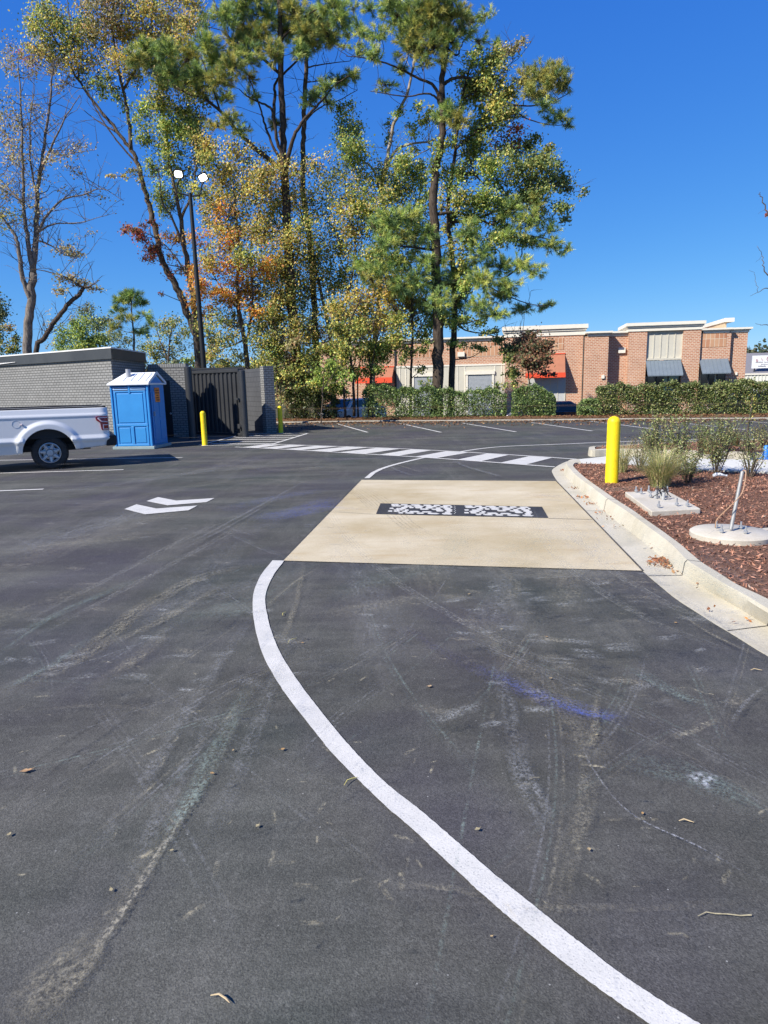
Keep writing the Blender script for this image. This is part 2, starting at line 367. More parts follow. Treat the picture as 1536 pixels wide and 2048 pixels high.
# concrete pad
struct(MB().poly([G(*p)+V((0, 0, .004)) for p in ((722, 960), (1112.5, 962.5), (1286, 1142.5), (565, 1122))]).build('concrete_pad', MT['pad']))
mb = MB()
def strip(mb, pts, wd, z):
    pts = [V((p.x, p.y, 0)) for p in pts]; o = len(mb.v)
    for i, p in enumerate(pts):
        t = (pts[min(i+1, len(pts)-1)]-pts[max(i-1, 0)]).normalized(); nn = V((-t.y, t.x, 0)); ww = wd[i] if hasattr(wd, '__len__') else wd
        mb.v += [p+nn*ww/2+V((0, 0, z)), p-nn*ww/2+V((0, 0, z))]
    for i in range(len(pts)-1): mb.f.append((o+2*i, o+2*i+1, o+2*i+3, o+2*i+2))
    return mb
strip(mb, [G(1097, 1037.5), G(1185, 1040)], .012, .0075); strip(mb, [G(640, 1023), G(752, 1029.5)], .006, .0075)
strip(mb, [G(1112.5, 962.5), G(1286, 1142.5)], .022, .0075); strip(mb, [G(565, 1122.5), G(1286, 1143)], .008, .0078); strip(mb, [G(722, 960.3), G(565, 1122)], .010, .0081); strip(mb, [G(722, 959.8), G(1112, 962.2)], .010, .0084)
MT['joint'] = mat('joint_sealant', (.06, .055, .05), .9)
struct(mb.build('pad_joint', MT['joint']))
# ------------------------------------------------------------------ painted markings
def edges(mb, L, R, z, ext=None):
    o = len(mb.v)
    for a, b in zip(L, R): mb.v += [G(*a)+V((0, 0, z)), G(*b)+V((0, 0, z))]
    for i in range(len(L)-1): mb.f.append((o+2*i, o+2*i+1, o+2*i+3, o+2*i+2))
def resample(pts, n):
    p = np.array(pts, float); d = np.r_[0, np.cumsum(np.linalg.norm(np.diff(p, axis=0), axis=1))]
    q = np.linspace(0, d[-1], n); return [(np.interp(a, d, p[:, 0]), np.interp(a, d, p[:, 1])) for a in q]
def smooth2(pts, n):
    q = smoothpath([V((a, b, 0)) for a, b in pts], 8); return resample([(p.x, p.y) for p in q], n)
L = [(545, 1122), (520, 1155), (506, 1195), (507.5, 1240), (520, 1295), (540, 1340), (575, 1395), (625, 1460), (675, 1520), (768, 1612), (818, 1655), (893, 1725), (968, 1795), (1068, 1880), (1168, 1960), (1293, 2048), (1420, 2135), (1600, 2250), (1950, 2440)]
R = [(568.5, 1122.5), (545, 1155), (531, 1192), (534, 1230), (545, 1270), (565, 1315), (600, 1370), (650, 1435), (700, 1495), (768, 1565), (843, 1625), (918, 1690), (993, 1755), (1068, 1815), (1168, 1895), (1268, 1970), (1393, 2048), (1520, 2120), (1700, 2225), (2050, 2400)]
lane = MB(); edges(lane, smooth2(L, 260), smooth2(R, 260), .008)
for i_, v_ in enumerate(lane.v): q_ = G(768, 1500)-v_; lane.v[i_] = v_+V((random.gauss(0, .0009), random.gauss(0, .0009), 0))
struct(lane.build('lane_line', MT['paint']))
W = .105
mk = MB()
arc = smooth2([(734, 957), (750, 944), (775, 934), (808, 925), (852, 915), (893, 908.5), (930, 902.5), (960, 898), (1000, 894), (1050, 891.5), (1140, 888), (1210, 885), (1300, 882), (1390, 880), (1536, 878.5), (1700, 877)], 60)
strip(mk, [G(*p) for p in arc], W, .0085)
top = smooth2([(405, 892), (540, 889), (620, 891.5), (700, 894), (792, 897.5), (900, 903), (1000, 909), (1080, 914), (1152, 919)], 30)
bot = smooth2([(470, 894.5), (540, 897.5), (640, 903), (740, 909), (842, 915), (950, 922.5), (1050, 930), (1109, 934.5)], 30)
struct(strip(MB(), [G(*p) for p in top], W, .0095).build('crosswalk_line', MT['paint'])); struct(strip(MB(), [G(*p) for p in bot], W, .0092).build('crosswalk_edge', MT['paint']))
struct(mk.build('lane_arc', MT['paint']))
cw = MB()
for bl, br_, tr_, tl in [((486, 894.7), (513, 896.2), (563, 889.8), (530, 889.3)), ((521, 896.5), (551, 898), (614, 891.3), (578, 890.3)), ((568, 899), (600, 900.6), (676, 893.2), (633, 891.8)), ((617, 901.5), (658, 904), (736, 895.5), (694, 893.9)),
                       ((677, 905.2), (728, 908.3), (800, 898), (755, 896)), ((757, 910), (795, 912.3), (864, 901), (823, 899)), ((828, 914.2), (870, 917), (940, 905), (893, 902.6)), ((913, 920), (960, 923.3), (1018, 910.2), (974, 907.5)), ((1000, 926), (1050, 930), (1105, 915.8), (1059, 912.7))]:
    cw.poly([G(*p)+V((0, 0, .007)) for p in (bl, br_, tr_, tl)])
struct(cw.build('crosswalk_stripes', MT['paint']))
ht = MB()
for a, b in [((398, 891), (490, 868)), ((545, 889), (615, 867.5)), ((490, 868), (615, 867.2))]: strip(ht, [G(*a), G(*b)], W, .0115+.0006*len(ht.f))
for i, (xa, xb, y) in enumerate([(482, 600, 871.3), (470, 588, 875), (455, 576, 879), (439, 563, 883.5), (421, 552, 887.6)]): strip(ht, [G(xa, y+.4), G(xb, y)], .17, .0075)
struct(ht.build('gate_hatching', MT['paint']))
st = MB()
for a, b in [((-160, 951.5), (247, 940)), ((-160, 989), (87, 979)), ((-160, 923.5), (365, 915.5)), ((675, 848), (735, 865)), ((800, 847), (882, 865)), ((925, 846.5), (1032, 864)), ((1060, 845), (1185, 862.5)), ((1180, 842.5), (1340, 862.5)), ((1310, 840.5), (1503, 861)), ((1455, 840), (1600, 851)), ((1600, 839), (1760, 847))]:
    strip(st, [G(*a), G(*b)], W, .0085)
struct(st.build('parking_lines', MT['paint']))
ch = MB()
for P in [((249, 1019), (273, 1009.5), (313, 1018), (395, 1012), (377, 1021.5), (290, 1029.5)), ((293, 1003), (316, 995), (353, 1002), (429, 997), (413, 1005), (335, 1011.5))]:
    q = [G(*p)+V((0, 0, .008)) for p in P]; ch.add(q, [(0, 5, 2, 1), (2, 5, 4, 3)])
struct(ch.build('chevron_arrows', MT['paint']))
# twin black panels with a broken white pattern, painted on the pad
pc = [G(*p)+V((0, 0, .008)) for p in ((752, 1029), (1097, 1037), (1084, 1014.5), (761, 1007.5))]
struct(MB().poly(pc).build('painted_panel', MT['black_paint']))
def pan(u, v): return (pc[0].lerp(pc[1], u)).lerp(pc[3].lerp(pc[2], u), v)+V((0, 0, .004))
pt = MB(); r2 = random.Random(11); cells = []
rows = 7
for j in range(rows):
    x = r2.uniform(0, .03)
    while x < .96:
        wv = r2.uniform(.07, .19); cells.append((x, min(1, x+wv), j, r2.random() < .90, [r2.uniform(-.3, .4) for _ in range(6)])); x += wv+r2.uniform(.012, .035)
for half in (0, 1):
    u0, u1 = ((.06, .46), (.52, .925))[half]
    for a, b, j, on, jt in cells:
        if not on: continue
        ua, ub = u0+(u1-u0)*a, u0+(u1-u0)*b; v0 = .07+.86*(j/rows); v1 = v0+.86/rows*1.0; m = (ub-ua); dv = v1-v0
        sh_ = m*.22; pt.poly([pan(ua+sh_*jt[0], v0+dv*.35+dv*.3*jt[1]), pan(ua+m*.22, v0-dv*(.05+.2*jt[2])), pan(ub-m*.18, v0+dv*.05*jt[2]), pan(ub+m*.12*jt[5], v0+dv*.5+dv*.3*jt[3]), pan(ub-m*.25, v1+dv*(.05+.15*jt[4])), pan(ua+m*.12, v1-dv*.06)])
for k in range(9): pt.poly([pan(.467+(k % 2)*.006, .13+k*.085), pan(.473+(k % 2)*.006, .13+k*.085), pan(.473+(k % 2)*.006, .17+k*.085), pan(.467+(k % 2)*.006, .17+k*.085)])
for i, f in enumerate(pt.f):
    for vi in f: pt.v[vi].z += .00004*i
struct(pt.build('painted_panel_pattern', MT['paint']))
# ------------------------------------------------------------------ dust, scuffs, tyre marks (thin films on the road)
dv_, df_, dc_, duv = [], [], [], []
def mark(px, wd, col, alpha, z=None, world=False, ends=True):
    pts = smoothpath([p if world else G(*p) for p in px], 6); n = len(pts); o = len(dv_); zz = .0125+.00002*len(df_) if z is None else z
    off = random.random()*20; run = 0
    for i, p in enumerate(pts):
        t = (pts[min(i+1, n-1)]-pts[max(i-1, 0)]).normalized(); nn = V((-t.y, t.x, 0)); e = min(1, 3*i/(n-1), 3*(n-1-i)/(n-1)) if ends else 1
        if i: run += (p-pts[i-1]).length
        for k, (s_, a_) in enumerate(((-.5, 0), (-.25, .8), (0, 1), (.25, .8), (.5, 0))):
            q = p+nn*wd*s_; dv_.append((q.x, q.y, zz)); dc_.append((*col, min(1, alpha*1.85)*a_*e)); duv.append((off+s_*wd, off+run))
    for i in range(n-1):
        for k in range(4): df_.append((o+i*5+k, o+i*5+k+1, o+(i+1)*5+k+1, o+(i+1)*5+k))
BEI, GRE, GRY, BLU, PUR = (.36, .32, .23), (.24, .30, .26), (.30, .30, .30), (.10, .14, .52), (.10, .09, .14)
for px, wd, c, a in [
    ([(0, 1400), (170, 1310), (290, 1215), (420, 1150), (560, 1128)], .22, BEI, .55), ([(0, 1385), (90, 1340), (190, 1275)], .10, GRE, .7), ([(180, 1310), (330, 1240), (470, 1160)], .12, BEI, .6),
    ([(0, 1290), (140, 1220), (300, 1150)], .15, GRE, .4), ([(60, 2100), (150, 1930), (240, 1820), (320, 1690), (420, 1540), (470, 1440), (530, 1330)], .13, BEI, .17), ([(130, 1990), (240, 1840), (340, 1680), (420, 1545)], .035, (.50, .45, .34), .55), ([(300, 1740), (400, 1570), (500, 1370)], .12, GRE, .55),
    ([(20, 2060), (120, 1960), (200, 1900)], .2, BEI, .5), ([(90, 2048), (180, 1940), (220, 1850)], .05, BEI, .9), ([(150, 1760), (290, 1570), (440, 1330), (520, 1220)], .10, GRY, .35), ([(240, 1800), (340, 1600), (470, 1370)], .10, GRY, .3), ([(400, 1720), (500, 1500), (590, 1250)], .10, GRY, .3),
    ([(180, 1390), (290, 1310), (350, 1250)], .16, BEI, .35), ([(370, 1450), (220, 1420), (60, 1430)], .05, BEI, .3), ([(560, 1300), (590, 1220), (610, 1130)], .06, BEI, .8), ([(520, 1230), (590, 1170), (640, 1140)], .04, BEI, .8), ([(0, 1370), (120, 1372), (200, 1378)], .03, GRE, .35),
    ([(1100, 1460), (1180, 1500), (1190, 1430), (1200, 1370)], .06, BEI, .5), ([(1160, 1490), (1185, 1550), (1260, 1640), (1400, 1710), (1536, 1790)], .012, (.4, .4, .42), 1.0), ([(1160, 1500), (1175, 1600), (1140, 1720), (1110, 1840)], .10, BEI, .4), ([(880, 1170), (1000, 1300), (1160, 1460), (1200, 1560)], .3, BEI, .25),
    ([(768, 1240), (900, 1320), (1050, 1400), (1200, 1470)], .16, PUR, .4), ([(950, 1340), (1060, 1395), (1160, 1432), (1270, 1456)], .20, (.12, .16, .46), .42), ([(1080, 1405), (1170, 1438), (1240, 1450)], .10, (.13, .18, .56), .42),
    ([(1050, 1560), (1020, 1440), (990, 1330)], .12, GRY, .4), ([(1020, 1500), (1060, 1600), (1100, 1690)], .14, GRY, .5), ([(1250, 1340), (1350, 1400), (1420, 1430)], .12, GRE, .6), ([(1230, 1530), (1380, 1570), (1536, 1640)], .25, GRE, .35), ([(1450, 1480), (1490, 1420), (1536, 1380)], .03, GRY, .5),
    ([(768, 1790), (900, 1800), (1060, 1840), (1536, 1830)], .05, BEI, .35), ([(0, 1320), (40, 1290), (100, 1250)], .05, GRE, .4), ([(1290, 1150), (1370, 1210), (1450, 1260), (1536, 1310)], .08, (.55, .5, .38), .8), ([(1330, 1220), (1420, 1280), (1536, 1335)], .04, BEI, .7),
    ([(500, 1045), (600, 1030), (680, 1000)], .7, BLU, .38), ([(430, 1030), (560, 1000), (660, 985)], .5, (.2, .24, .5), .25), ([(350, 1110), (480, 1040), (620, 962)], .07, GRY, .6), ([(330, 1125), (460, 1060), (560, 1000)], .05, GRY, .4),
    ([(900, 918), (925, 935), (990, 955), (1010, 960)], .12, GRY, .7), ([(760, 925), (800, 948), (840, 958)], .10, GRY, .4), ([(780, 930), (860, 955)], .06, BEI, .5), ([(420, 930), (560, 945), (700, 935)], .5, BEI, .25), ([(300, 960), (450, 945), (600, 930)], .4, GRY, .25), ([(380, 980), (520, 965), (650, 975)], .3, BEI, .25),
    ([(1130, 870), (1250, 858), (1350, 862)], .5, BEI, .2), ([(640, 880), (800, 880), (1000, 875)], .5, BEI, .22), ([(560, 876), (700, 862), (900, 858)], .4, BEI, .25),
    ([(660, 960), (740, 1040), (820, 1090)], .04, (.2, .17, .12), .0), ]:
    mark(px, wd, c, a)
for px, wd, a in [([(0, 1605), (90, 1540), (180, 1480), (260, 1425), (330, 1385)], .05, .9), ([(10, 1640), (120, 1560), (200, 1500)], .04, .6), ([(300, 1330), (420, 1270), (470, 1230)], .06, .5)]: mark(px, wd, (.012, .012, .012), a)
for k in range(5):                             # tyre prints on the pad
    mark([(700+k*7, 975+k*1.0), (745+k*9, 1010+k*.5), (790+k*10, 1055+k), (845+k*13, 1090+k)], .024, (.13, .105, .075), 1.1)
for k in range(4): mark([(690+k*5, 985), (715+k*6, 1005+k), (740+k*6, 1030)], .020, (.13, .105, .075), .9)
mark([(640, 1022), (690, 1027), (745, 1030)], .16, (.16, .18, .42), .3); mark([(1040, 1000), (1110, 1003), (1180, 1010)], .2, (.30, .26, .32), .4); mark([(640, 1068), (700, 1066)], .06, (.12, .10, .08), .5); mark([(720, 1100), (745, 1110)], .03, (.18, .14, .1), .6)
r3 = random.Random(3)
for k in range(150):                           # footprint-like smudges
    x = r3.gauss(1080, 190) if k < 95 else r3.uniform(-20, 640); y = 1150+abs(r3.gauss(0, 150)) if k < 95 else r3.uniform(985, 1500)
    p = G(x, y); s_ = r3.uniform(.05, .13); a = r3.uniform(-.6, .6); d = V((math.cos(a), math.sin(a), 0))*s_
    mark([p-d, p-d*.4, p+d*.4, p+d], s_*.9, (.40, .40, .38) if k % 4 else (.36, .32, .24), r3.uniform(.25, .7), world=True)
for k in range(120):
    x = r3.uniform(-20, 1536); y = r3.uniform(1400, 2060); p = G(x, y); s_ = r3.uniform(.01, .05); a = r3.uniform(0, 3); d = V((math.cos(a), math.sin(a), 0))*s_
    mark([p-d, p-d*.4+V((0, s_*.2, 0)), p+d*.4, p+d], s_*.45, (.48, .42, .28), r3.uniform(.5, 1), world=True)
for k in range(70):
    x = r3.uniform(-50, 1100); y = r3.uniform(905, 1000); p = G(x, y); s_ = r3.uniform(.1, .45); d = V((1, r3.uniform(-.2, .5), 0))*s_
    mark([p-d, p-d*.4, p+d*.4, p+d], r3.uniform(.04, .16), (.38, .36, .32), r3.uniform(.2, .5), world=True)
for k in range(46):                            # fine crossing tyre scuffs
    x, y = r3.uniform(-60, 1500), r3.uniform(1130, 2040); p = G(x, y); ln = r3.uniform(.5, 2.4); a = r3.choice([1.15, 1.3, .95, .6, 2.0, 2.3])+r3.gauss(0, .12); d = V((math.cos(a), math.sin(a), 0)); n_ = V((-d.y, d.x, 0))*r3.uniform(-.05, .05)*ln
    for j in range(r3.choice([1, 2, 3, 4])):
        o_ = V((-d.y, d.x, 0))*.022*j; mark([p-d*ln/2+o_, p+n_+o_, p+d*ln/2+o_], r3.uniform(.008, .018), r3.choice([BEI, GRY, GRY, GRE]), r3.uniform(.12, .4), world=True)
for k in range(16):                            # broad dusty drags
    x, y = r3.uniform(0, 1536), r3.uniform(1000, 1500); p = G(x, y); ln = r3.uniform(.6, 1.8); a = r3.uniform(.2, 1.6); d = V((math.cos(a), math.sin(a), 0))
    mark([p-d*ln/2, p+V((r3.gauss(0, .1), 0, 0)), p+d*ln/2], r3.uniform(.12, .4), r3.choice([BEI, GRY, GRE]), r3.uniform(.15, .32), world=True)
for px, wd, c, a in [([(620, 1140), (700, 1300), (760, 1500), (740, 1700)], .30, GRY, .22), ([(780, 1150), (840, 1300), (880, 1500)], .35, BEI, .26), ([(1000, 1150), (1060, 1280), (1150, 1420)], .40, BEI, .30), ([(1150, 1160), (1190, 1280), (1200, 1400)], .40, GRY, .30), ([(1230, 1180), (1300, 1300), (1420, 1420), (1536, 1480)], .35, GRE, .28), ([(300, 1150), (150, 1230), (0, 1330)], .40, GRY, .28), ([(520, 1200), (400, 1400), (250, 1650)], .30, GRY, .2), ([(960, 1600), (1010, 1450), (990, 1330)], .30, GRY, .25), ([(850, 1200), (1000, 1330), (1250, 1400), (1500, 1560)], .5, BEI, .22), ([(560, 1150), (350, 1180), (120, 1290), (0, 1400)], .35, BEI, .22), ([(900, 1160), (930, 1260), (940, 1350)], .25, BEI, .3), ([(1080, 1170), (1120, 1250), (1180, 1330)], .3, GRY, .3), ([(0, 1130), (200, 1090), (420, 1040), (600, 970)], .35, GRY, .25), ([(0, 1210), (200, 1150), (400, 1090), (540, 1040)], .3, BEI, .2)]:
    mark(px, wd, c, a)
for j_ in range(3): mark([V((p.x-.21*(.3+j_*.9), p.y-.98*(.3+j_*.9), 0)) for p in kl[4:27:2]], 1.3, (.20, .135, .08), (.5, .3, .18)[j_], world=True, ends=False)
mark([(1316, 1880), (1350, 1860), (1388, 1835), (1412, 1824)], .035, (.50, .45, .32), .9)
for px in ([(20, 1560), (240, 1380), (420, 1230), (560, 1135)], [(60, 1600), (280, 1410), (460, 1250), (585, 1140)], [(640, 1140), (690, 1260), (800, 1420), (1000, 1600), (1250, 1760)], [(1100, 1150), (1150, 1300), (1300, 1480), (1536, 1620)], [(1040, 1155), (1090, 1320), (1240, 1510), (1500, 1690)]):
    for j in range(4): mark([(a+j*5, b) for a, b in px], .014, (.34, .33, .29), .42)
mark([(1350, 2040), (1375, 2030), (1395, 2040)], .09, (.7, .72, .73), .9)
me = bpy.data.meshes.new('dust_marks'); me.from_pydata(dv_, [], df_); me.materials.append(MT['dust'])
at = me.attributes.new('col', 'FLOAT_COLOR', 'POINT'); at.data.foreach_set('color', np.array(dc_, dtype=np.float32).ravel())
ul = me.uv_layers.new(name='UVMap'); li = np.empty(len(me.loops), dtype=np.int32); me.loops.foreach_get('vertex_index', li); ul.data.foreach_set('uv', np.array(duv, dtype=np.float32)[li].ravel())
o = bpy.data.objects.new('dust_marks', me); COL.objects.link(o); tag(o, kind='stuff')

# ------------------------------------------------------------------ near kerb, gutter, beds, sidewalk
gut = [(1153, 917.5), (1128, 925), (1106, 938), (1106, 948), (1120, 969), (1146, 996), (1171, 1022), (1194, 1046), (1213, 1066), (1236, 1090), (1262, 1117), (1279, 1135), (1297, 1152), (1321, 1172), (1352, 1197), (1392, 1223), (1455, 1262), (1620, 1352)]
bas = [(1157, 923), (1139, 928), (1129, 938), (1129, 948), (1148, 968), (1178, 995), (1208, 1022), (1237, 1046), (1264, 1066), (1294, 1090), (1326, 1117), (1345, 1134), (1365, 1151), (1395, 1170), (1433, 1191), (1475, 1215), (1536, 1252), (1700, 1345)]
tpf = [(1158, 918), (1142, 919), (1134, 923), (1133, 931), (1152, 953), (1183, 976), (1213, 999), (1243, 1018), (1270, 1037), (1301, 1060), (1333, 1084), (1352, 1102), (1371, 1122), (1403, 1143), (1441, 1167), (1484, 1191), (1545, 1228), (1710, 1318)]
tpb = [(1162, 925), (1155, 925), (1148, 927), (1148, 934), (1169, 954), (1202, 978), (1234, 1000), (1264, 1019), (1292, 1039), (1325, 1062), (1359, 1087), (1380, 1105), (1403, 1124), (1435, 1144), (1473, 1168), (1520, 1190), (1585, 1222), (1750, 1308)]
KZ = .17; NS = 60
def line3(px, z): return [G(a, b, z) for a, b in smooth2(px, NS)]
# match sampling by index so that profiles line up
def par(px, z):
    w_ = [G(a, b, z) for a, b in px]; e = w_[-1]
    k = {.004: 0, .012: .36}.get(z, .42 if z < KZ else .55)   # the kerb turns right just outside the frame and runs on
    w_ += [V((e.x+.55, 3.05+k, z)), V((e.x+1.6, 2.55+k, z)), V((e.x+3.2, 2.30+k, z)), V((e.x+8, 2.0+k, z)), V((e.x+19, 1.6+k, z))]
    return smoothpath(w_, 6)
lg, lb, lf, lk = par(gut, .004), par(bas, .012), par(tpf, KZ-.012), par(tpb, KZ)
mb = MB(); n = len(lg)
for a, b, c_, d in zip(lg, lb, lf, lk):
    up = (b-a); up.z = 0; up = up.normalized()*.03
    mb.v += [a-V((0, 0, .02)), a, b, b.lerp(c_, .9), c_.lerp(d, .12)+V((0, 0, .010)), d, d-V((0, 0, .2))]
for i in range(n-1):
    for k in range(6): mb.f.append((i*7+k, i*7+k+1, (i+1)*7+k+1, (i+1)*7+k))
struct(mb.build('kerb', MT['curb'], smooth=True))
# kerb joints
mb = MB()
def jointline(i):
    a, b, c_, d = lg[i], lb[i], lf[i], lk[i]; t = (lk[i+1]-lk[i]).normalized()*.010
    P = [a+V((0, 0, .004)), b+V((0, 0, .004))+(a-b).normalized()*.006, b.lerp(c_, .9)+(a-b).normalized()*.006+V((0, 0, .003)), c_.lerp(d, .12)+V((0, 0, .014)), d+V((0, 0, .004))]
    o = len(mb.v)
    for p in P: mb.v += [p-t*.5, p+t*.5]
    for k in range(len(P)-1): mb.f.append((o+2*k, o+2*k+1, o+2*k+3, o+2*k+2))
jointline(72); jointline(36); jointline(96)
struct(mb.build('kerb_joint', MT['joint']))
# beds
back = [(1149, 927.5), (1190, 927.5), (1250, 929), (1320, 934), (1400, 938.5), (1536, 943.5), (1760, 955), (2600, 986)]
bed = [V((p.x, p.y, KZ-.025)) for p in lk[9:]]+[V((24, 9, KZ-.025))]+[G(a, b, KZ-.025) for a, b in reversed(back)]
struct(MB().prism([p-V((0, 0, .2)) for p in bed], (0, 0, .2)).build('mulch_bed', MT['mulch']))
walk_f = back; walk_b = [(1156, 918.5), (1180, 912.5), (1245, 912.5), (1310, 914.5), (1400, 917), (1536, 921), (1760, 930), (2600, 958)]
mb = MB(); edges(mb, smooth2(walk_f, 24), smooth2(walk_b, 24), 0)
mb2 = MB()
for i in range(24):
    a = G(*smooth2(walk_f, 24)[i], KZ+.01 if i > 2 else .02+.045*i); b = G(*smooth2(walk_b, 24)[i], KZ+.01 if i > 2 else .02+.045*i); mb2.v += [a-V((0, 0, .2)), a, b, b-V((0, 0, .2))]
for i in range(23):
    for k in range(3): mb2.f.append((i*4+k, i*4+k+1, (i+1)*4+k+1, (i+1)*4+k))
struct(mb2.build('sidewalk', MT['walk']))
# far bed with its own kerb
fk = [(2600, 958), (1760, 930), (1536, 921), (1400, 917), (1310, 914), (1230, 912), (1184, 913.5), (1176, 909), (1184, 904.5), (1240, 902), (1290, 898.5), (1400, 893), (1536, 889), (1760, 882), (2600, 862)]
fo = [G(a, b) for a, b in fk]
def polyoffset(pts, d):
    out = []
    for i, p in enumerate(pts):
        t = (pts[min(i+1, len(pts)-1)]-pts[max(i-1, 0)]).normalized(); out.append(p+V((t.y, -t.x, 0))*d)
    return out
fo = smoothpath(fo, 5); fi = polyoffset(fo, .16)
mb = MB()
for a, b in zip(fo, fi): mb.v += [a+V((0, 0, .0)), a.lerp(b, .12)+V((0, 0, .155)), b+V((0, 0, .165)), b+V((0, 0, 0))]
for i in range(len(fo)-1):
    for k in range(3): mb.f.append((i*4+k, i*4+k+1, (i+1)*4+k+1, (i+1)*4+k))
struct(mb.build('island_kerb', MT['curb']))
fbed = [V((p.x, p.y, .14)) for p in fi]
struct(MB().poly(fbed).build('far_mulch_bed', MT['mulch']))
# loose mulch chips
def pts_in(poly, n):
    P = np.array([(p.x, p.y) for p in poly]); lo, hi = P.min(0), P.max(0); q = rng.uniform(lo, hi, (n, 2)); ins = np.zeros(n, bool); j = len(P)-1
    for i in range(len(P)):
        cnd = ((P[i, 1] > q[:, 1]) != (P[j, 1] > q[:, 1])) & (q[:, 0] < (P[j, 0]-P[i, 0])*(q[:, 1]-P[i, 1])/(P[j, 1]-P[i, 1]+1e-12)+P[i, 0]); ins ^= cnd; j = i
    return q[ins]
q = pts_in(bed, 150000); q = q[(q[:, 0] < 9.5)]
c = np.c_[q, KZ-.022+np.abs(rng.normal(0, .010, len(q)))]
ch_ = leaf_quads(c, rng.uniform(.025, .075, len(c)), .26, 2.0)
q2 = pts_in(fbed, 26000); q2 = q2[q2[:, 0] < 13]; c2 = np.c_[q2, .145+np.abs(rng.normal(0, .014, len(q2)))]
ch_ = np.concatenate([ch_, leaf_quads(c2, rng.uniform(.04, .10, len(c2)), .28, 1.2)])
o = fast_mesh('mulch_chips', ch_, 4, pick([(.34, .165, .105, 4), (.29, .132, .084, 4), (.39, .21, .138, 2.2), (.18, .08, .052, 1.5), (.50, .37, .26, .15)], len(ch_)), MT['chips']); tag(o, kind='stuff')
# ------------------------------------------------------------------ leaf litter in the gutter
lc, ls = [], []
for x, y, sx, sy, n_ in [(1338, 1133, .09, .10, 150), (1372, 1150, .05, .04, 24), (1322, 1124, .06, .05, 50), (1166, 997, .08, .04, 26), (1185, 1010, .07, .03, 16), (1151, 979, .05, .03, 14), (1123, 943, .04, .04, 14), (1205, 1027, .1, .1, 8), (1225, 1040, .1, .1, 8), (1480, 1245, .06, .05, 5), (1440, 1225, .08, .05, 4), (1296, 1096, .06, .05, 5), (1280, 1075, .1, .05, 4), (1403, 1180, .08, .05, 3), (1240, 1055, .1, .06, 6)]:
    p = G(x, y)
    for _ in range(n_): lc.append((p.x+random.gauss(0, sx), p.y+random.gauss(0, sy), .022+abs(random.gauss(0, .012)))); ls.append(random.uniform(.022, .058))
lc = np.array(lc)
o = fast_mesh('leaf_litter', leaf_quads(lc, np.array(ls), .55, 1.2), 4, pick([(.42, .17, .06, 3), (.34, .12, .05, 2), (.48, .26, .11, 1), (.22, .15, .07, 1)], len(lc)), MT['dry_leaf']); tag(o, kind='stuff')
# ================================================================== THINGS ON THE LOT
# bollards
def bollard(px, py, label, z=0.0, h=1.05, r=.085):
    p = G(px, py, z); t = thing('bollard', label, 'bollard', p, 0, 'yellow pipe bollards')
    pr = [(r+.004, -.06), (r+.004, .0), (r, .01), (r, h-r*.95)]+[(r*math.cos(a), h-r*.95+r*.95*math.sin(a)) for a in np.linspace(.12, math.pi/2-.02, 9)]+[(.001, h)]
    MB().lathe(pr, seg=28).build('sleeve', MT['yellow'], t, smooth=True)
    MB().lathe([(r+.03, -.02), (r+.03, .006), (r+.004, .010)], seg=28).build('base_collar', MT['footing'] if z == 0 else MT['mulch'], t)
    return t
bollard(1223, 966, 'yellow bollard standing in brown mulch beside the kerb', KZ-.03, 1.10, .105)
bollard(410, 891, 'yellow bollard with a shaded side, beside the blue toilet and gate', 0, 1.10, .085)
bollard(562, 866, 'yellow bollard at the outer corner of the brick gate pillar', 0, 1.06, .09)
# light pole
pb = A(410, 745, 30.5); pb.z = 0; ptp = A(380, 386, 30.5)
t = thing('light_pole', 'tall black light pole with two lit lamps behind the grey enclosure', 'light pole', pb); L_ = ptp-pb
MB().tube([V((0, 0, 0)), L_], [.13, .075], 12).build('pole', MT['pole'], t, smooth=True)
MB().tube([L_+V((-.62, 0, .14)), L_+V((-.55, -.02, .03)), L_+V((0, 0, -.12)), L_+V((.40, -.02, -.10)), L_+V((.45, -.02, .0))], .035, 8).build('cross_arm', MT['pole'], t)
for (qx, qy, rz_, px_) in [(357, 348, .10, -1), (406, 355, -.42, 1)]:
    c = A(qx, qy, 30.4)-pb; f = MB(); g = MB()
    Rm = Matrix.Rotation(rz_, 3, 'Y') @ Matrix.Rotation(math.radians(28), 3, 'X')
    def xf(b): return [c+Rm @ V(p) for p in b]
    fx = MB().box(-.20, .20, -.03, .09, -.17, .17); f.add(xf(fx.v), fx.f)
    h_ = f.build('lamp_head', MT['pole'], t, bevel=.02)
    gx = MB().prism([(.155*sg_*abs(math.cos(a_))**.5*(1 if math.cos(a_) > 0 else -1), -.045, .125*abs(math.sin(a_))**.5*(1 if math.sin(a_) > 0 else -1)) for sg_ in (1,) for a_ in np.linspace(0, 2*math.pi, 33)[:-1]], (0, .014, 0)); g.add(xf(gx.v), gx.f); g.build('lens', MT['glow'], h_)
    s_ = L_+V((-.58 if px_ < 0 else .45, -.02, .02)); MB().tube([s_, s_.lerp(c, .6)+V((0, 0, -.05)), c+V((0, .08, -.18))], .032, 8).build('bracket', MT['pole'], t)
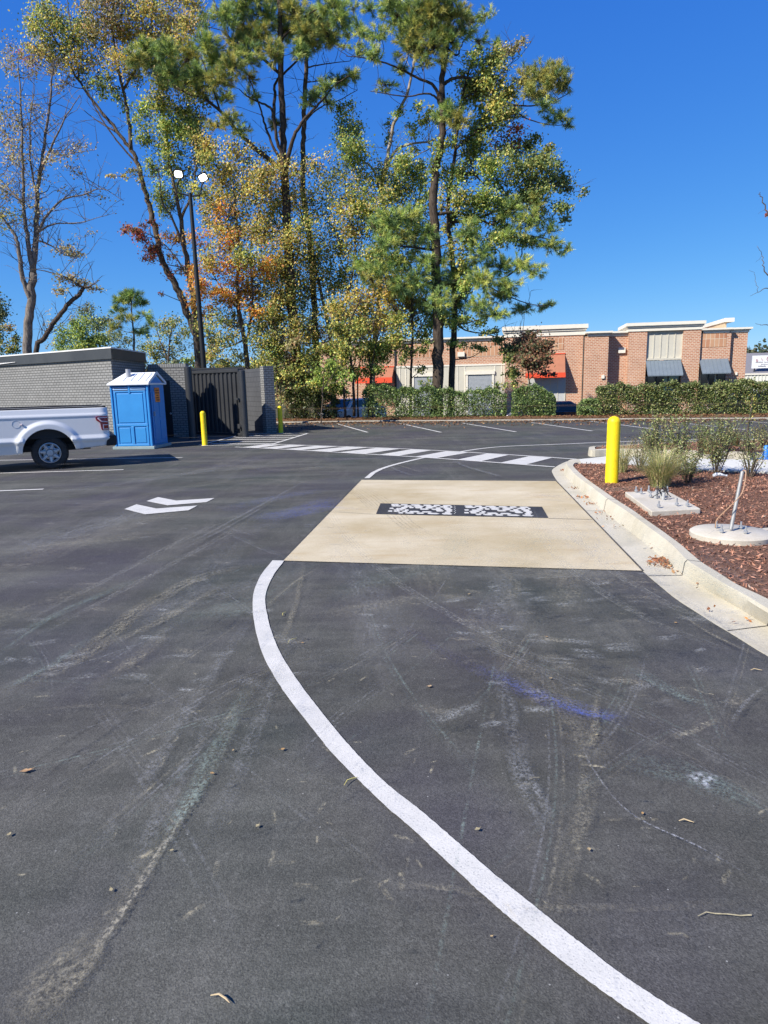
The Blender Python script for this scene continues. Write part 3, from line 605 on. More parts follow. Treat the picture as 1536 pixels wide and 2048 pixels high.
# ------------------------------------------------------------------ grey building, enclosure
HR = 3.16
pc_ = G(221, 694, HR); pl_ = G(0, 712, HR); pr_ = G(291, 705, HR)
dirw = (pl_-pc_).normalized(); pl2 = pc_+dirw*16
bl = thing('grey_brick_building', 'low grey painted brick building with dark metal fascia and white roof edge', 'building', (0, 0, 0))
def wallseg(mb, a, b, th, z0, z1):          # vertical slab from a to b, thickness to the left of a->b
    a = V((a.x, a.y, 0)); b = V((b.x, b.y, 0)); t = (b-a).normalized(); nn = V((-t.y, t.x, 0))*th
    return mb.hexa([a+V((0, 0, z0)), b+V((0, 0, z0)), b+nn+V((0, 0, z0)), a+nn+V((0, 0, z0))], [a+V((0, 0, z1)), b+V((0, 0, z1)), b+nn+V((0, 0, z1)), a+nn+V((0, 0, z1))])
def walluv(o):                               # UV in metres along each face's own horizontal direction
    me = o.data; L = me.uv_layers['UVMap'].data
    for p in me.polygons:
        n = p.normal
        for li in p.loop_indices:
            c = me.vertices[me.loops[li].vertex_index].co
            L[li].uv = (c.x*(-n.y)+c.y*n.x, c.z) if abs(n.z) < .7 else (c.x, c.y)
    return o
p_far = pr_+(pr_-pc_).normalized()*.1
ins = V((dirw.y, -dirw.x, 0)); ins = ins if ins.y > 0 else -ins
FZ0, FZ1 = 2.80, HR
sh_in = .10
c_in = pc_+dirw*sh_in+(pr_-pc_).normalized()*sh_in
wm = MB(); wm.prism([V((c_in.x, c_in.y, -.05)), V((pr_.x+dirw.x*sh_in, pr_.y+dirw.y*sh_in, -.05)), V(((pl2+(pr_-pc_)).x, (pl2+(pr_-pc_)).y, -.05)), V(((pl2+(pr_-pc_).normalized()*sh_in).x, (pl2+(pr_-pc_).normalized()*sh_in).y, -.05))], (0, 0, FZ0+.1))
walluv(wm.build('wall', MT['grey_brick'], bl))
dpt = (pr_-pc_)
fm = MB().prism([V((pc_.x, pc_.y, FZ0)), V(((pc_+dpt).x, (pc_+dpt).y, FZ0)), V(((pl2+dpt).x, (pl2+dpt).y, FZ0)), V((pl2.x, pl2.y, FZ0))], (0, 0, FZ1-FZ0-.035))
fm.build('fascia', MT['fascia'], bl)
e_ = -(dirw+dpt.normalized())*.02
fm = MB().prism([V((p.x, p.y, FZ1-.035)) for p in (pc_+e_, pc_+dpt-dirw*.02, pl2+dpt, pl2-dpt.normalized()*.02)], (0, 0, .045)); fm.build('roof_edge', MT['roof_edge'], bl)
# drooping flashing on the fascia
a_ = G(-40, 733, HR-.3); MB().tube([pl_.lerp(pl2, .2)+V((0, 0, -.30))-ins*.02, pl_+V((0, 0, -.29))-ins*.02, pl_.lerp(pc_, .16)+V((0, 0, -.265))-ins*.03], [.03, .025, .008], 6).build('loose_flashing', MT['roof_edge'], bl)
# enclosure front wall beside the gate
w2a = V((pr_.x+.12, pr_.y-.25, 0)); w2b = A(376, 800, 0.0+w2a.y-.1); w2b.z = 0
tw = thing('enclosure_wall', 'grey brick enclosure wall half in shadow with a dark door behind blue toilet', 'wall', (0, 0, 0))
Yw = w2a.y; HW = 2.72
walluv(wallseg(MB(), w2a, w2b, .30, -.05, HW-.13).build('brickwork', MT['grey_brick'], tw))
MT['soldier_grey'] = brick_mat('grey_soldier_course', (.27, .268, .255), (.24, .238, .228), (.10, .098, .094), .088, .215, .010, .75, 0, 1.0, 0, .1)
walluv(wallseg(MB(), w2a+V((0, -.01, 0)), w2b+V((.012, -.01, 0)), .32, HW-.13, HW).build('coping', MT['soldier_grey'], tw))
da = A(321, 800, Yw-.06); db = A(347, 800, Yw-.06)
dr = wallseg(MB(), V((da.x, Yw-.055, 0)), V((db.x+.05, Yw-.055, 0)), .05, .02, 2.1).build('door', MT['black_door'], tw, bevel=.006)
kn = A(342, 827, Yw-.11); MB().lathe([(.0, -.05), (.03, -.045), (.04, -.02), (.03, 0), (.015, .01), (.015, .06)], kn, 'y', 14).build('knob', MT['steel'], dr, smooth=True)
# gate
def GX(px, Y, py=800): return A(px, py, Y).x
gl, gr_ = A(387, 800, 27.0), A(478, 800, 25.4); gl.z = gr_.z = 0
YG = 0.0; x0, x1 = 0.0, (gr_-gl).length
tg = thing('metal_gate', 'tall dark corrugated metal gate between two steel posts', 'gate', gl, math.atan2(gr_.y-gl.y, gr_.x-gl.x))
z0g, z1g = .12, 2.36
pm = MB(); nC = 11; pts = []
wc = (x1-x0)/nC
for i in range(nC):
    b = x0+i*wc; pts += [(b, .0), (b+wc*.40, .0), (b+wc*.5, .055), (b+wc*.9, .055)]
pts.append((x1, 0))
for x, y in pts: pm.v += [V((x, YG+y, z0g)), V((x, YG+y, z1g)), V((x, YG+y+.01, z0g)), V((x, YG+y+.01, z1g))]
for i in range(len(pts)-1):
    o_ = i*4; pm.f += [(o_, o_+4, o_+5, o_+1), (o_+2, o_+3, o_+7, o_+6), (o_+1, o_+5, o_+7, o_+3), (o_, o_+2, o_+6, o_+4)]
pm.build('corrugated_panel', MT['dark_metal'], tg)
fr = MB().box(x0-.06, x1+.06, YG-.03, YG+.09, z1g+.003, z1g+.12); fr.box(x0-.06, x1+.06, YG-.03, YG+.09, z0g-.1, z0g-.003); fr.box(x0-.10, x0-.003, YG-.03, YG+.09, z0g-.097, z1g); fr.box(x1+.003, x1+.10, YG-.03, YG+.09, z0g-.097, z1g)
fr.build('gate_frame', MT['dark_metal'], tg, bevel=.008)
MB().box(x1-.02, x1+.18, -.12, -.06, .35, .42).box(x1+.0, x1+.13, -.15, -.121, .30, .47).build('latch', MT['dark_metal'], tg, bevel=.005)
MB().box(x1-.10, x1+.08, -.14, -.05, 1.35, 1.42).build('hinge', MT['dark_metal'], tg, bevel=.005)
for (px, yy, rr, hh, lb) in [(380, 24.6, .13, 2.55, 'round dark steel post at the left side of the metal gate'), (487, 25.0, .12, 2.40, 'round dark steel post at the free edge of the metal gate')]:
    x = GX(px, yy); ob = MB().lathe([(rr, -.05), (rr, hh), (rr*.8, hh+.02), (.001, hh+.03)], (0, 0, 0), 'z', 20).build('gate_post', MT['dark_metal'], None, smooth=True); ob.location = (x, yy, 0); tag(ob, lb, 'post', 'posts of the enclosure gate')
# side wall + end pillar, back wall
pa = G(541, 866); te = thing('block_wall', 'dark grey block side wall of the gate enclosure ending in a brick pillar', 'wall', (0, 0, 0))
pe = A(489, 800, 29.6); pe.z = 0; pa.z = 0
HP = 2.60
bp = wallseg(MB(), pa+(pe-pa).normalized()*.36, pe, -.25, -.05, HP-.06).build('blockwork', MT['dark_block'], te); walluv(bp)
pn = (pe-pa).normalized(); pq = V((pn.y, -pn.x, 0)); pq = pq if pq.x > 0 else -pq
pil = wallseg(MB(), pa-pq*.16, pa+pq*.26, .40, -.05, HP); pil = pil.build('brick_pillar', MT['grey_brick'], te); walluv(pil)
tb = thing('back_wall', 'dark grey block wall at the back of the enclosure, above the gate', 'wall', (0, 0, 0))
b0 = A(330, 800, 30.0); b0.z = 0
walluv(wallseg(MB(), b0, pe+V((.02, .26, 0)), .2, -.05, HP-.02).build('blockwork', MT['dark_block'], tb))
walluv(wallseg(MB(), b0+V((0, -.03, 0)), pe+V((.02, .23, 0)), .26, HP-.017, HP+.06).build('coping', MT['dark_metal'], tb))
# ------------------------------------------------------------------ portable toilet
pf0, pf1 = G(231, 899), G(306, 898); pz = math.atan2(pf1.y-pf0.y, pf1.x-pf0.x); wd = (pf1-pf0).length
tp = thing('portable_toilet', 'blue portable toilet with white ridged roof and grey vent pipe', 'portable toilet', pf0, pz)
WD, DP, HB = wd, 1.22, 1.98
MB().box(-.06, WD+.07, -.05, DP+.06, .0, .09).build('skid_base', mat('toilet_base', (.28, .36, .36), .7), tp, bevel=.01)
bd = MB().box(.02, WD-.02, .03, DP-.02, .092, HB); 
gab = [(WD-.02-.06, .03, HB+.001), (WD-.02-.06, DP-.02, HB+.001), (WD-.08, DP*.5+.1, HB+.26), (WD-.08, DP*.5-.1, HB+.26)]
bd.prism(gab, (.06, 0, 0)); bd.build('cabin', MT['potty_blue'], tp)
fp = MB()                                       # moulded wall facing the lot: posts, rails, raised panels, louvres
for a, b in [(.0, .055), (WD-.055, WD)]: fp.box(a, b, -.0, .05, .095, HB)
fp.box(.10, WD-.10, .008, .028, .70, .78); fp.box(WD*.5-.04, WD*.5+.05, .004, .028, .16, .70); fp.box(.10, WD-.10, .010, .028, 1.74, 1.79); fp.box(.10, WD-.10, .006, .028, .10, .16)
fp.box(.10, .16, .010, .028, .78, 1.74); fp.box(WD-.16, WD-.10, .010, .028, .78, 1.74); fp.box(WD*.5-.03, WD*.5+.03, .0, .028, 1.70, HB-.02)
fp.box(.10, .15, .012, .028, .163, .70); fp.box(WD-.15, WD-.10, .012, .028, .163, .70)
fp.build('side_wall', MT['potty_blue'], tp, bevel=.012)
pn_ = MB().box(.20, WD-.20, .014, .030, .82, 1.70); pn_.box(.19, WD*.5-.08, .016, .030, .20, .66); pn_.box(WD*.5+.09, WD-.19, .016, .030, .20, .66); pn_.build('raised_panel', MT['potty_blue'], tp, bevel=.012)
lv = MB()
for k in range(3):
    z = 1.82+k*.052
    for a, b in [(.09, WD*.5-.04), (WD*.5+.04, WD-.09)]: lv.hexa([(a, .004, z), (b, .004, z), (b, .03, z), (a, .03, z)], [(a, .022, z+.034), (b, .022, z+.034), (b, .03, z+.034), (a, .03, z+.034)])
lv.build('vent_louvre', MT['potty_blue'], tp)
MT['slot'] = mat('vent_shadow_gap', (.01, .03, .07), .9)  # dark blue strips stand for the shade inside the vent openings
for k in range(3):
    for a, b in [(.10, WD*.5-.05), (WD*.5+.05, WD-.10)]: MB().box(a, b, .0015, .006, 1.80+k*.052, 1.818+k*.052).build('vent_slot_shade', MT['slot'], tp)
dm = MB()                                       # door side
dm.prism([(WD-.002, .14, .14), (WD-.002, DP-.14, .14), (WD-.002, DP-.14, HB-.12)]+[(WD-.002, DP*.5+(DP*.5-.14)*math.cos(a), HB-.12+.30*math.sin(a)) for a in np.linspace(.3, math.pi-.3, 7)]+[(WD-.002, .14, HB-.12)], (.022, 0, 0))
dr = dm.build('door', MT['potty_blue'], tp, bevel=.01)
dp_ = MB()
for a, b, z0_, z1_ in [(.24, .56, 1.15, 1.75), (.66, .98, .95, 1.75), (.24, .56, .25, 1.05), (.66, .98, .25, .85)]: dp_.box(WD+.021, WD+.034, a, b, z0_, z1_)
dp_.build('door_panel', MT['potty_blue'], dr, bevel=.012)
MB().box(WD+.021, WD+.07, .20, .24, 1.0, 1.14).build('handle', MT['pvc'], dr, bevel=.008)
sg = MB().box(WD+.035, WD+.039, .38, .74, 1.42, 1.86).build('notice', MT['orange'], tp)
ik = MB()
for z_, a, b in [(1.78, .44, .68), (1.70, .42, .70), (1.62, .50, .62), (1.55, .43, .66), (1.48, .46, .70)]: ik.box(WD+.0395, WD+.041, a, b, z_-.018, z_+.018)
ik.build('lettering', MT['sticker_ink'], sg)
rf = MB(); ov = .06; zr = HB+.02; rid = HB+.36; xr0, xr1 = .26, WD+.02
a, b, c_, d = (-ov, -ov, zr), (WD+ov, -ov, zr), (WD+ov, DP+ov, zr), (-ov, DP+ov, zr); e, f_ = (xr0, DP*.5, rid), (xr1, DP*.5, rid)
sk = [V(p)+V((0, 0, -.05)) for p in (a, b, c_, d)]
rf.add([a, b, c_, d, e, f_]+sk, [(0, 1, 5, 4), (2, 3, 4, 5), (3, 0, 4), (0, 6, 7, 1), (1, 7, 8, 2), (2, 8, 9, 3), (3, 9, 6, 0), (6, 9, 8, 7)])
e2 = [V(b)+V((0, .0, 0)), V((WD+ov, DP*.5, rid+.0)), V(c_)]
rf.add([V(b)+V((0, 0, -.05)), V(b)+V((0, 0, .03)), V((xr1+.04, DP*.5, rid+.03)), V(c_)+V((0, 0, .03)), V(c_)+V((0, 0, -.05)), V((xr1+.04, DP*.5, rid-.07))], [(0, 1, 2, 5), (5, 2, 3, 4)])
rr_ = rf.build('roof', MT['potty_white'], tp, bevel=.012)
rb = MB()
for k in range(5):
    x = .16+k*.24; p0 = V((x, .06, zr+.05)); p1 = V((min(x+.02+.08*(k == 0), xr1), DP*.5-.07, rid-.02)); p0.z = zr+(rid-zr)*((.06+ov)/(DP*.5+ov))+.004; p1.z = zr+(rid-zr)*((DP*.5-.07+ov)/(DP*.5+ov))+.004
    if k == 0: continue
    rb.tube([p0, p1], .020, 6)
rb.build('roof_rib', MT['potty_white'], rr_, smooth=True)
MB().lathe([(.072, rid-.28), (.072, rid+.10), (.058, rid+.10), (.058, rid-.1)], (.46, DP*.30, 0), 'z', 20).build('vent_pipe', MT['pvc'], tp, smooth=True)
# ------------------------------------------------------------------ pickup truck  (local x: along the truck, rear = +x; y: into the truck; z up)
sA, sB = G(0, 949.2), G(247, 940); tz = math.radians(25)
wp = G(104, 939.5)
tk = thing('pickup_truck', 'white pickup truck parked beside grey brick wall, only its rear half seen', 'pickup truck', wp, tz)
R_T = .39; RA = .565; ZC = .40               # wheel radius, arch radius, axle height
RX = 1.34                                     # rear end of body
S0 = -.10                                     # side skin y at widest (tyre face is at y=0)
def side_y(s, z):
    y = S0
    y += .035*max(0, (z-1.24)/.18)            # shoulder rolls in
    if 1.20 < z < 1.30: y += -.012*math.sin((z-1.20)/.10*math.pi)
    d = math.hypot(s, z-ZC)
    fl = max(0, 1-abs(d-RA-.045)/.15); y -= .050*min(1, fl*1.8)*(1 if z > .42 else .6)
    if z < .78 and abs(s) > .50: y -= .030*(1-min(1, abs(z-.70)/.09)) if z > .62 else 0
    if z < .66: y += .09*(.66-z)/.28
    if s > RX-.16: y += .05*((s-RX+.16)/.16)**2
    return y
def bed_side(mirror):
    ss = np.r_[np.arange(-1.62, -.62, .05), np.arange(-.62, .66, .02), np.arange(.66, RX+.001, .034)]; zs = np.r_[np.arange(.40, 1.421, .017)]
    m = MB(); idx = {}
    def zmin(s): return .40 if s < 0 else .46+.07*max(0, (s-.5)/.9)
    def vert(i, j):
        if (i, j) in idx: return idx[(i, j)]
        s, z = ss[i], zs[j]; d = math.hypot(s, z-ZC)
        if d < RA and d > 1e-6: s, z = s*RA/d, ZC+(z-ZC)*RA/d
        z = max(z, zmin(s)); y = side_y(s, z)
        m.v.append(V((s, y if not mirror else 1.93-y-.0, z))); idx[(i, j)] = len(m.v)-1; return idx[(i, j)]
    for i in range(len(ss)-1):
        for j in range(len(zs)-1):
            cs = [(i, j), (i+1, j), (i+1, j+1), (i, j+1)]
            if all(math.hypot(ss[a], zs[b]-ZC) < RA for a, b in cs): continue
            m.f.append(tuple(vert(*c) for c in cs))
    return m
for mir in (False, True):
    body = bed_side(mir).build('bed_side', MT['truck_white'], tk, smooth='all')
    sol = body.modifiers.new('thick', 'SOLIDIFY'); sol.thickness = .012; sol.offset = 0
inn = MB().box(-1.60, RX-.05, .0, 1.83, .74, .78); inn.box(-1.62, -1.56, .0, 1.83, .5, 1.40); inn.box(-1.6, RX-.06, .005, .03, .781, 1.40); inn.box(-1.6, RX-.06, 1.80, 1.825, .781, 1.40); inn.build('bed_liner', MT['black_plastic'], tk)
rc = MB().box(-1.62, RX-.03, -.055, .05, 1.421, 1.455); rc.box(-1.62, RX-.03, 1.79, 1.885, 1.421, 1.455); rc.build('bed_rail_cap', MT['black_plastic'], tk, bevel=.01)
MB().box(RX-.055, RX-.004, .02, 1.81, .70, 1.415).build('tailgate', MT['truck_white'], tk, bevel=.015)
bp_ = MB().prism([(RX-.10, -.10, .50), (RX+.13, -.06, .50), (RX+.15, -.05, .56), (RX+.15, -.05, .73), (RX+.12, -.06, .745), (RX-.055, -.10, .745)], (0, 2.0, 0)); bp_.build('bumper', MT['black_plastic'], tk, bevel=.02)
# tail light
tl = MB(); Y0 = S0-.034
tlp = [(RX-.285, 1.185), (RX-.235, 1.215), (RX-.01, 1.215), (RX-.01, .885), (RX-.16, .885), (RX-.175, .92), (RX-.19, 1.06), (RX-.27, 1.12)]
tl.prism([(s, Y0+.05*(max(0, s-RX+.16)/.16)**2, z) for s, z in tlp], (0, .06, 0)); tlo = tl.build('tail_light', MT['lamp_red'], tk)
for pts_ in ([(-.245, 1.165), (-.225, 1.185), (-.155, 1.105), (-.02, 1.09), (-.02, 1.07), (-.165, 1.085)], [(-.235, 1.17), (-.235, 1.19), (-.02, 1.19), (-.02, 1.175)], [(-.135, 1.0), (-.135, 1.018), (-.02, 1.018), (-.02, 1.0)], [(-.135, .915), (-.115, .915), (-.115, 1.0), (-.135, 1.0)], [(-.135, .90), (-.135, .916), (-.02, .916), (-.02, .90)]):
    wl = MB(); wl.prism([(RX+s, Y0-.004+.05*(max(0, s+.16)/.16)**2, z) for s, z in pts_], (0, .006, 0))
    wl.build('lens_strip', MT['lamp_clear'], tlo)
tl2 = MB().prism([(s, 1.93-S0+.004-.05*(max(0, s-RX+.16)/.16)**2, z) for s, z in tlp], (0, -.05, 0)); tl2.build('tail_light', MT['lamp_red'], tk)
# fuel door
fd = MB(); cx, cz, rr = -.63, 1.10, .085
ring = [(cx+rr*math.cos(a), S0-.008, cz+rr*math.sin(a)) for a in np.linspace(0, 2*math.pi, 29)]
fd.tube(ring, .0028, 6); fd.build('fuel_door', mat('seam_grey', (.42, .43, .46), .5), tk, smooth=True)
MB().lathe([(.001, -.03), (.022, -.025), (.026, 0), (.02, .02)], (-.515, S0-.01, 1.085), 'y', 14).build('fuel_door_catch', MT['lamp_clear'], tk, smooth=True)
# wheel wells and underbody
ww = MB()
for yy in (.0, 1.48):
    o_ = len(ww.v); na = 18
    for k in range(na+1):
        a = math.pi*k/na; ww.v += [V(((RA+.015)*math.cos(a), yy-.06 if yy == 0 else 1.90, ZC+(RA+.015)*math.sin(a))), V(((RA+.015)*math.cos(a), .55 if yy == 0 else 1.3, ZC+(RA+.015)*math.sin(a)))]
    for k in range(na): ww.f.append((o_+2*k, o_+2*k+1, o_+2*k+3, o_+2*k+2))
    ww.f.append(tuple(o_+2*k+1 for k in range(na+1)))
ww.build('wheel_well', MT['black_plastic'], tk, smooth=True)
ub = MB().box(-5.0, RX-.1, .45, 1.38, .50, .72); ub.box(-1.0, .9, .34, .44, .42, .56); ub.tube([(0, .1, ZC), (0, 1.75, ZC)], .07, 10); ub.lathe([(.05, -.16), (.17, -.1), (.2, 0), (.17, .1), (.05, .16)], (0, .93, ZC), 'y', 16); ub.tube([(-3.9, .1, ZC), (-3.9, 1.75, ZC)], .05, 8)
ub.build('chassis', MT['black_plastic'], tk)
def wheel(x, y, out):
    sgn = -1 if out < 0 else 1
    prof = [(.235, .20), (.26, .235), (.30, .245), (.345, .243), (.375, .232), (.390, .21), (.3985, .18), (.40, .12), (.3985, .06), (.39, .03), (.375, .01), (.30, 0), (.235, .02)]
    t_ = MB().lathe([(r, -sgn*(.245-h)+0 if False else (sgn*(h-.245))) for r, h in prof], (x, y, ZC), 'y', 48).build('tyre', MT['rubber'], None, smooth=True)
    g = MB()
    for k in range(64):
        a = 2*math.pi*k/64
        for yy in (.07, .17): g.hexa(*[[V((x+rad*math.cos(a+da), y+sgn*(yy+dy-.245), ZC+rad*math.sin(a+da))) for da, dy in ((-.028, -.035), (.028, -.035), (.028, .035), (-.028, .035))] for rad in (.393, .4045)])
    wt = thing('wheel', None, None, (0, 0, 0)); wt.parent = tk
    t_.parent = wt; g.build('tread', MT['rubber'], wt)
    rm = MB().lathe([(.238, -.0), (.240, .018), (.225, .022), (.215, .005), (.20, -.035), (.185, -.05), (.15, -.045), (.12, -.03), (.085, -.028), (.08, .0), (.07, .015), (.03, .018), (.001, .018)], (0, 0, 0), 'y', 42)
    rm.v = [V((x+p.x, y+sgn*p.y-sgn*.02, ZC+p.z)) for p in rm.v]; rm.build('rim', MT['rim'], wt, smooth=True)
    sp = MB(); hl = MB()
    for k in range(7):
        a = 2*math.pi*k/7+.3; u = V((math.cos(a), 0, math.sin(a))); v_ = V((-math.sin(a), 0, math.cos(a))); c = V((x, y, ZC)); n_ = V((0, sgn, 0))
        sp.hexa([c+u*.09-v_*.05-n_*.045, c+u*.09+v_*.05-n_*.045, c+u*.215+v_*.032-n_*.045, c+u*.215-v_*.032-n_*.045], [c+u*.09-v_*.035-n_*.018, c+u*.09+v_*.035-n_*.018, c+u*.215+v_*.016-n_*.012, c+u*.215-v_*.016-n_*.012])
        a2 = a+math.pi/7; u = V((math.cos(a2), 0, math.sin(a2))); v_ = V((-math.sin(a2), 0, math.cos(a2)))
        hl = MB(); hl.poly([c+u*(.175+.022*math.cos(q))+v_*.034*math.sin(q)-n_*.0655 for q in np.linspace(0, 2*math.pi, 13)[:-1]])
        if y == 0: hl.v = [p+n_*.006 for p in hl.v]; hl.build('rim_hole', MT['black_plastic'], wt)
    sp.build('rim_spoke', MT['rim'], wt, bevel=.006)
wheel(0, 0, -1); wheel(0, 1.73, 1); wheel(-3.9, 0, -1); wheel(-3.9, 1.73, 1)
# cab and bonnet, outside the frame to the left
def loft(secs):                                # secs: (x, half width bottom, half width top, z0, z1)
    m = MB()
    for x, hb, ht_, z0_, z1_ in secs:
        m.v += [V((x, .865-hb, z0_)), V((x, .865+hb, z0_)), V((x, .865+hb, z0_+(z1_-z0_)*.72)), V((x, .865+ht_, z1_)), V((x, .865-ht_, z1_)), V((x, .865-hb, z0_+(z1_-z0_)*.72))]
    for i in range(len(secs)-1):
        for k in range(6): m.f.append((i*6+k, i*6+(k+1) % 6, (i+1)*6+(k+1) % 6, (i+1)*6+k))
    m.f.append((5, 4, 3, 2, 1, 0)); o_ = (len(secs)-1)*6; m.f.append(tuple(o_+k for k in range(6))); return m
cb = loft([(-1.66, .95, .88, .45, 1.30), (-3.35, .96, .90, .45, 1.28), (-3.40, .96, .88, .45, 1.24), (-4.75, .95, .84, .50, 1.18), (-4.95, .90, .78, .52, 1.10)]).build('cab', MT['truck_white'], tk, bevel=.03)
loft([(-1.68, .85, .72, 1.25, 1.92), (-2.75, .85, .70, 1.25, 1.95), (-3.38, .86, .78, 1.25, 1.32)]).build('cab_roof', MT['truck_white'], tk, bevel=.03)
MB().hexa([(-3.2, -.01, 1.33), (-1.8, -.01, 1.33), (-1.8, .0, 1.33), (-3.2, .0, 1.33)], [(-2.75, .10, 1.80), (-1.8, .10, 1.80), (-1.8, .16, 1.80), (-2.75, .16, 1.80)]).build('side_window', MT['glass'], tk)
MB().box(-1.67, -1.645, .15, 1.58, 1.46, 1.82).build('rear_window', MT['glass'], tk)
# ------------------------------------------------------------------ footings in the near bed
ZB = KZ-.02
zt = ZB+.06
fq = [G(1250, 983.5, zt), G(1336, 982, zt), G(1401.5, 1017, zt), G(1303, 1022.5, zt)]
tf = thing('concrete_footing', 'rectangular concrete footing with rows of anchor bolts in brown mulch', 'concrete footing', (0, 0, 0))
MB().prism([V((p.x, p.y, ZB-.1)) for p in fq], (0, 0, zt-ZB+.1)).build('slab', MT['footing'], tf, bevel=.012)
def qp(u, v): return fq[3].lerp(fq[2], u).lerp(fq[0].lerp(fq[1], u), v)
for u, v in [(.22, .94), (.28, .84), (.50, .92), (.93, .92), (.22, .12), (.62, .16), (.80, .10), (.36, .62)]:
    c = qp(u, v); h_ = random.uniform(.075, .11)
    MB().lathe([(.011, 0), (.011, .02), (.024, .02), (.024, .042), (.011, .042), (.011, h_), (.001, h_)], c, 'z', 8).build('anchor_bolt', MT['steel'], tf)
for u, v in [(.52, .66), (.58, .60), (.64, .66), (.56, .50), (.45, .58)]:
    c = qp(u, v); MB().tube([c, c+V((random.uniform(-.02, .02), 0, .10))], .022, 10).build('conduit', MT['grey_conduit'], tf)
cm = MB()
for k in range(6):
    c = qp(.5+random.uniform(0, .2), .5+random.uniform(0, .2)); cm.tube(smoothpath([c+V((0, 0, .08)), c+V((random.uniform(-.08, .08), random.uniform(-.05, .05), .15)), c+V((random.uniform(-.14, .14), random.uniform(-.08, .08), .03))]), .005, 5)
cm.build('cable', MT['black_plastic'], tf)
rc_ = G(1462, 1055, ZB+.10)
tr_ = thing('round_footing', 'round concrete footing with four bolts and a leaning steel pipe in mulch', 'concrete footing', (rc_.x, rc_.y, ZB), 0)
MB().lathe([(.40, -.1), (.405, .045), (.385, .06), (.001, .064)], seg=40).build('base', MT['footing'], tr_, smooth=True)
MB().lathe([(.0, .0), (.30, .0), (.28, .012), (.02, .014)], (.55, .06, .0), seg=20).build('spill', MT['footing'], tr_)
for a in (.5, 2.1, 3.7, 5.2):
    MB().lathe([(.010, 0), (.010, .015), (.022, .015), (.022, .035), (.010, .035), (.010, .085), (.001, .085)], (.17*math.cos(a), .17*math.sin(a), .06), 'z', 8).build('anchor_bolt', MT['steel'], tr_)
pt_ = A(1485, 943, rc_.y+.12)-V((rc_.x, rc_.y, ZB)); MB().tube([(0, 0, .08), pt_], .019, 14).build('pipe', MT['pipe'], tr_, smooth=True)
MB().tube(smoothpath([(-.16, .02, .10), (-.15, .0, .20), (-.02, -.03, .36), pt_*.62+V((.02, -.045, .05)), pt_*.9+V((.035, -.02, .05)), pt_+V((.01, 0, .012)), pt_+V((.0, .03, -.05))], 6), .0055, 6).build('wire', MT['wire'], tr_)
# small things in the beds
bp = G(1438, 954, ZB+.03); t = thing('crumpled_bottle', 'crumpled clear plastic bottle lying on the mulch', 'bottle', bp)
m = MB(); m.tube(smoothpath([(-.10, 0, .02), (-.03, .01, .045), (.04, -.01, .035), (.11, .0, .02)], 4), [.02, .03, .027, .033, .03, .023, .033, .027, .027, .02, .02, .013, .012], 9); m.build('bottle_body', MT['bottle'], t)
MB().tube([(.11, 0, .02), (.135, 0, .02)], .018, 10).build('cap', MT['bottle'], t)
bp = G(1531, 917, .16); t = thing('blue_marker', 'small bright blue plastic marker in the mulch among shrubs', 'marker', bp)
MB().lathe([(.10, 0), (.095, .02), (.06, .10), (.055, .24), (.03, .27), (.001, .275)], seg=14).build('cone_body', MT['blue_plastic'], t, smooth=True); MB().box(-.12, .12, -.12, .12, -.01, .0).build('base', MT['blue_plastic'], t)
# single dry leaves and twigs on the asphalt
def dry_leaf(px, py, s, label, cat='leaf', curl=.35, col=(.42, .25, .11), group='dry leaves scattered on the asphalt', long=1.0):
    s *= .6; p = G(px, py, .0125); o_ = MB(); nU, nV = 7, 5
    for i in range(nU):
        u = i/(nU-1)*2-1; wv = (1-abs(u)**1.6)*(.34+.10*math.sin(i*2.4+px))
        for j in range(nV):
            v = j/(nV-1)*2-1; o_.v.append(V((u*.5*s*long, v*wv*s, s*(curl*.3*v*v*.5*(wv/.42)+.03*u*u+random.uniform(0, .03)))))
    for i in range(nU-1):
        for j in range(nV-1): o_.f.append((i*nV+j, (i+1)*nV+j, (i+1)*nV+j+1, i*nV+j+1))
    o_.tube([(.45*s*long, 0, s*.1), (.75*s*long, .03*s, s*.18)], s*.025, 5)
    ob = o_.build('dry_leaf', mat('dry_leaf_tone', col, .7, 0, .3, tuple(c*.6 for c in col), 30), None, smooth='all'); ob.location = p; ob.rotation_euler = (0, 0, random.uniform(0, 6.28)); return tag(ob, label, cat, group)
dry_leaf(52, 1541, .075, 'curled tan leaf lying on a rough dark asphalt seam', col=(.50, .30, .15), long=1.3)
dry_leaf(859, 1372, .055, 'curled tan leaf on bare asphalt right of the curved white line', col=(.52, .36, .2))
for x, y, s in [(565, 1498, .045), (466, 1500, .03), (515, 1651, .04), (424, 1546, .04), (343, 1700, .03), (222, 1779, .035), (1101, 1356, .04), (1003, 1258, .045), (1093, 1273, .035), (1351, 1245, .045), (1193, 1469, .03), (955, 1658, .045), (1285, 1626, .03), (1178, 1698, .035), (18, 1668, .04), (983, 1872, .02), (605, 1285, .035), (938, 1188, .05)]:
    dry_leaf(x, y, s, 'small pale dry leaf on dark asphalt', col=random.choice([(.46, .33, .17), (.5, .3, .12), (.42, .35, .2)]))
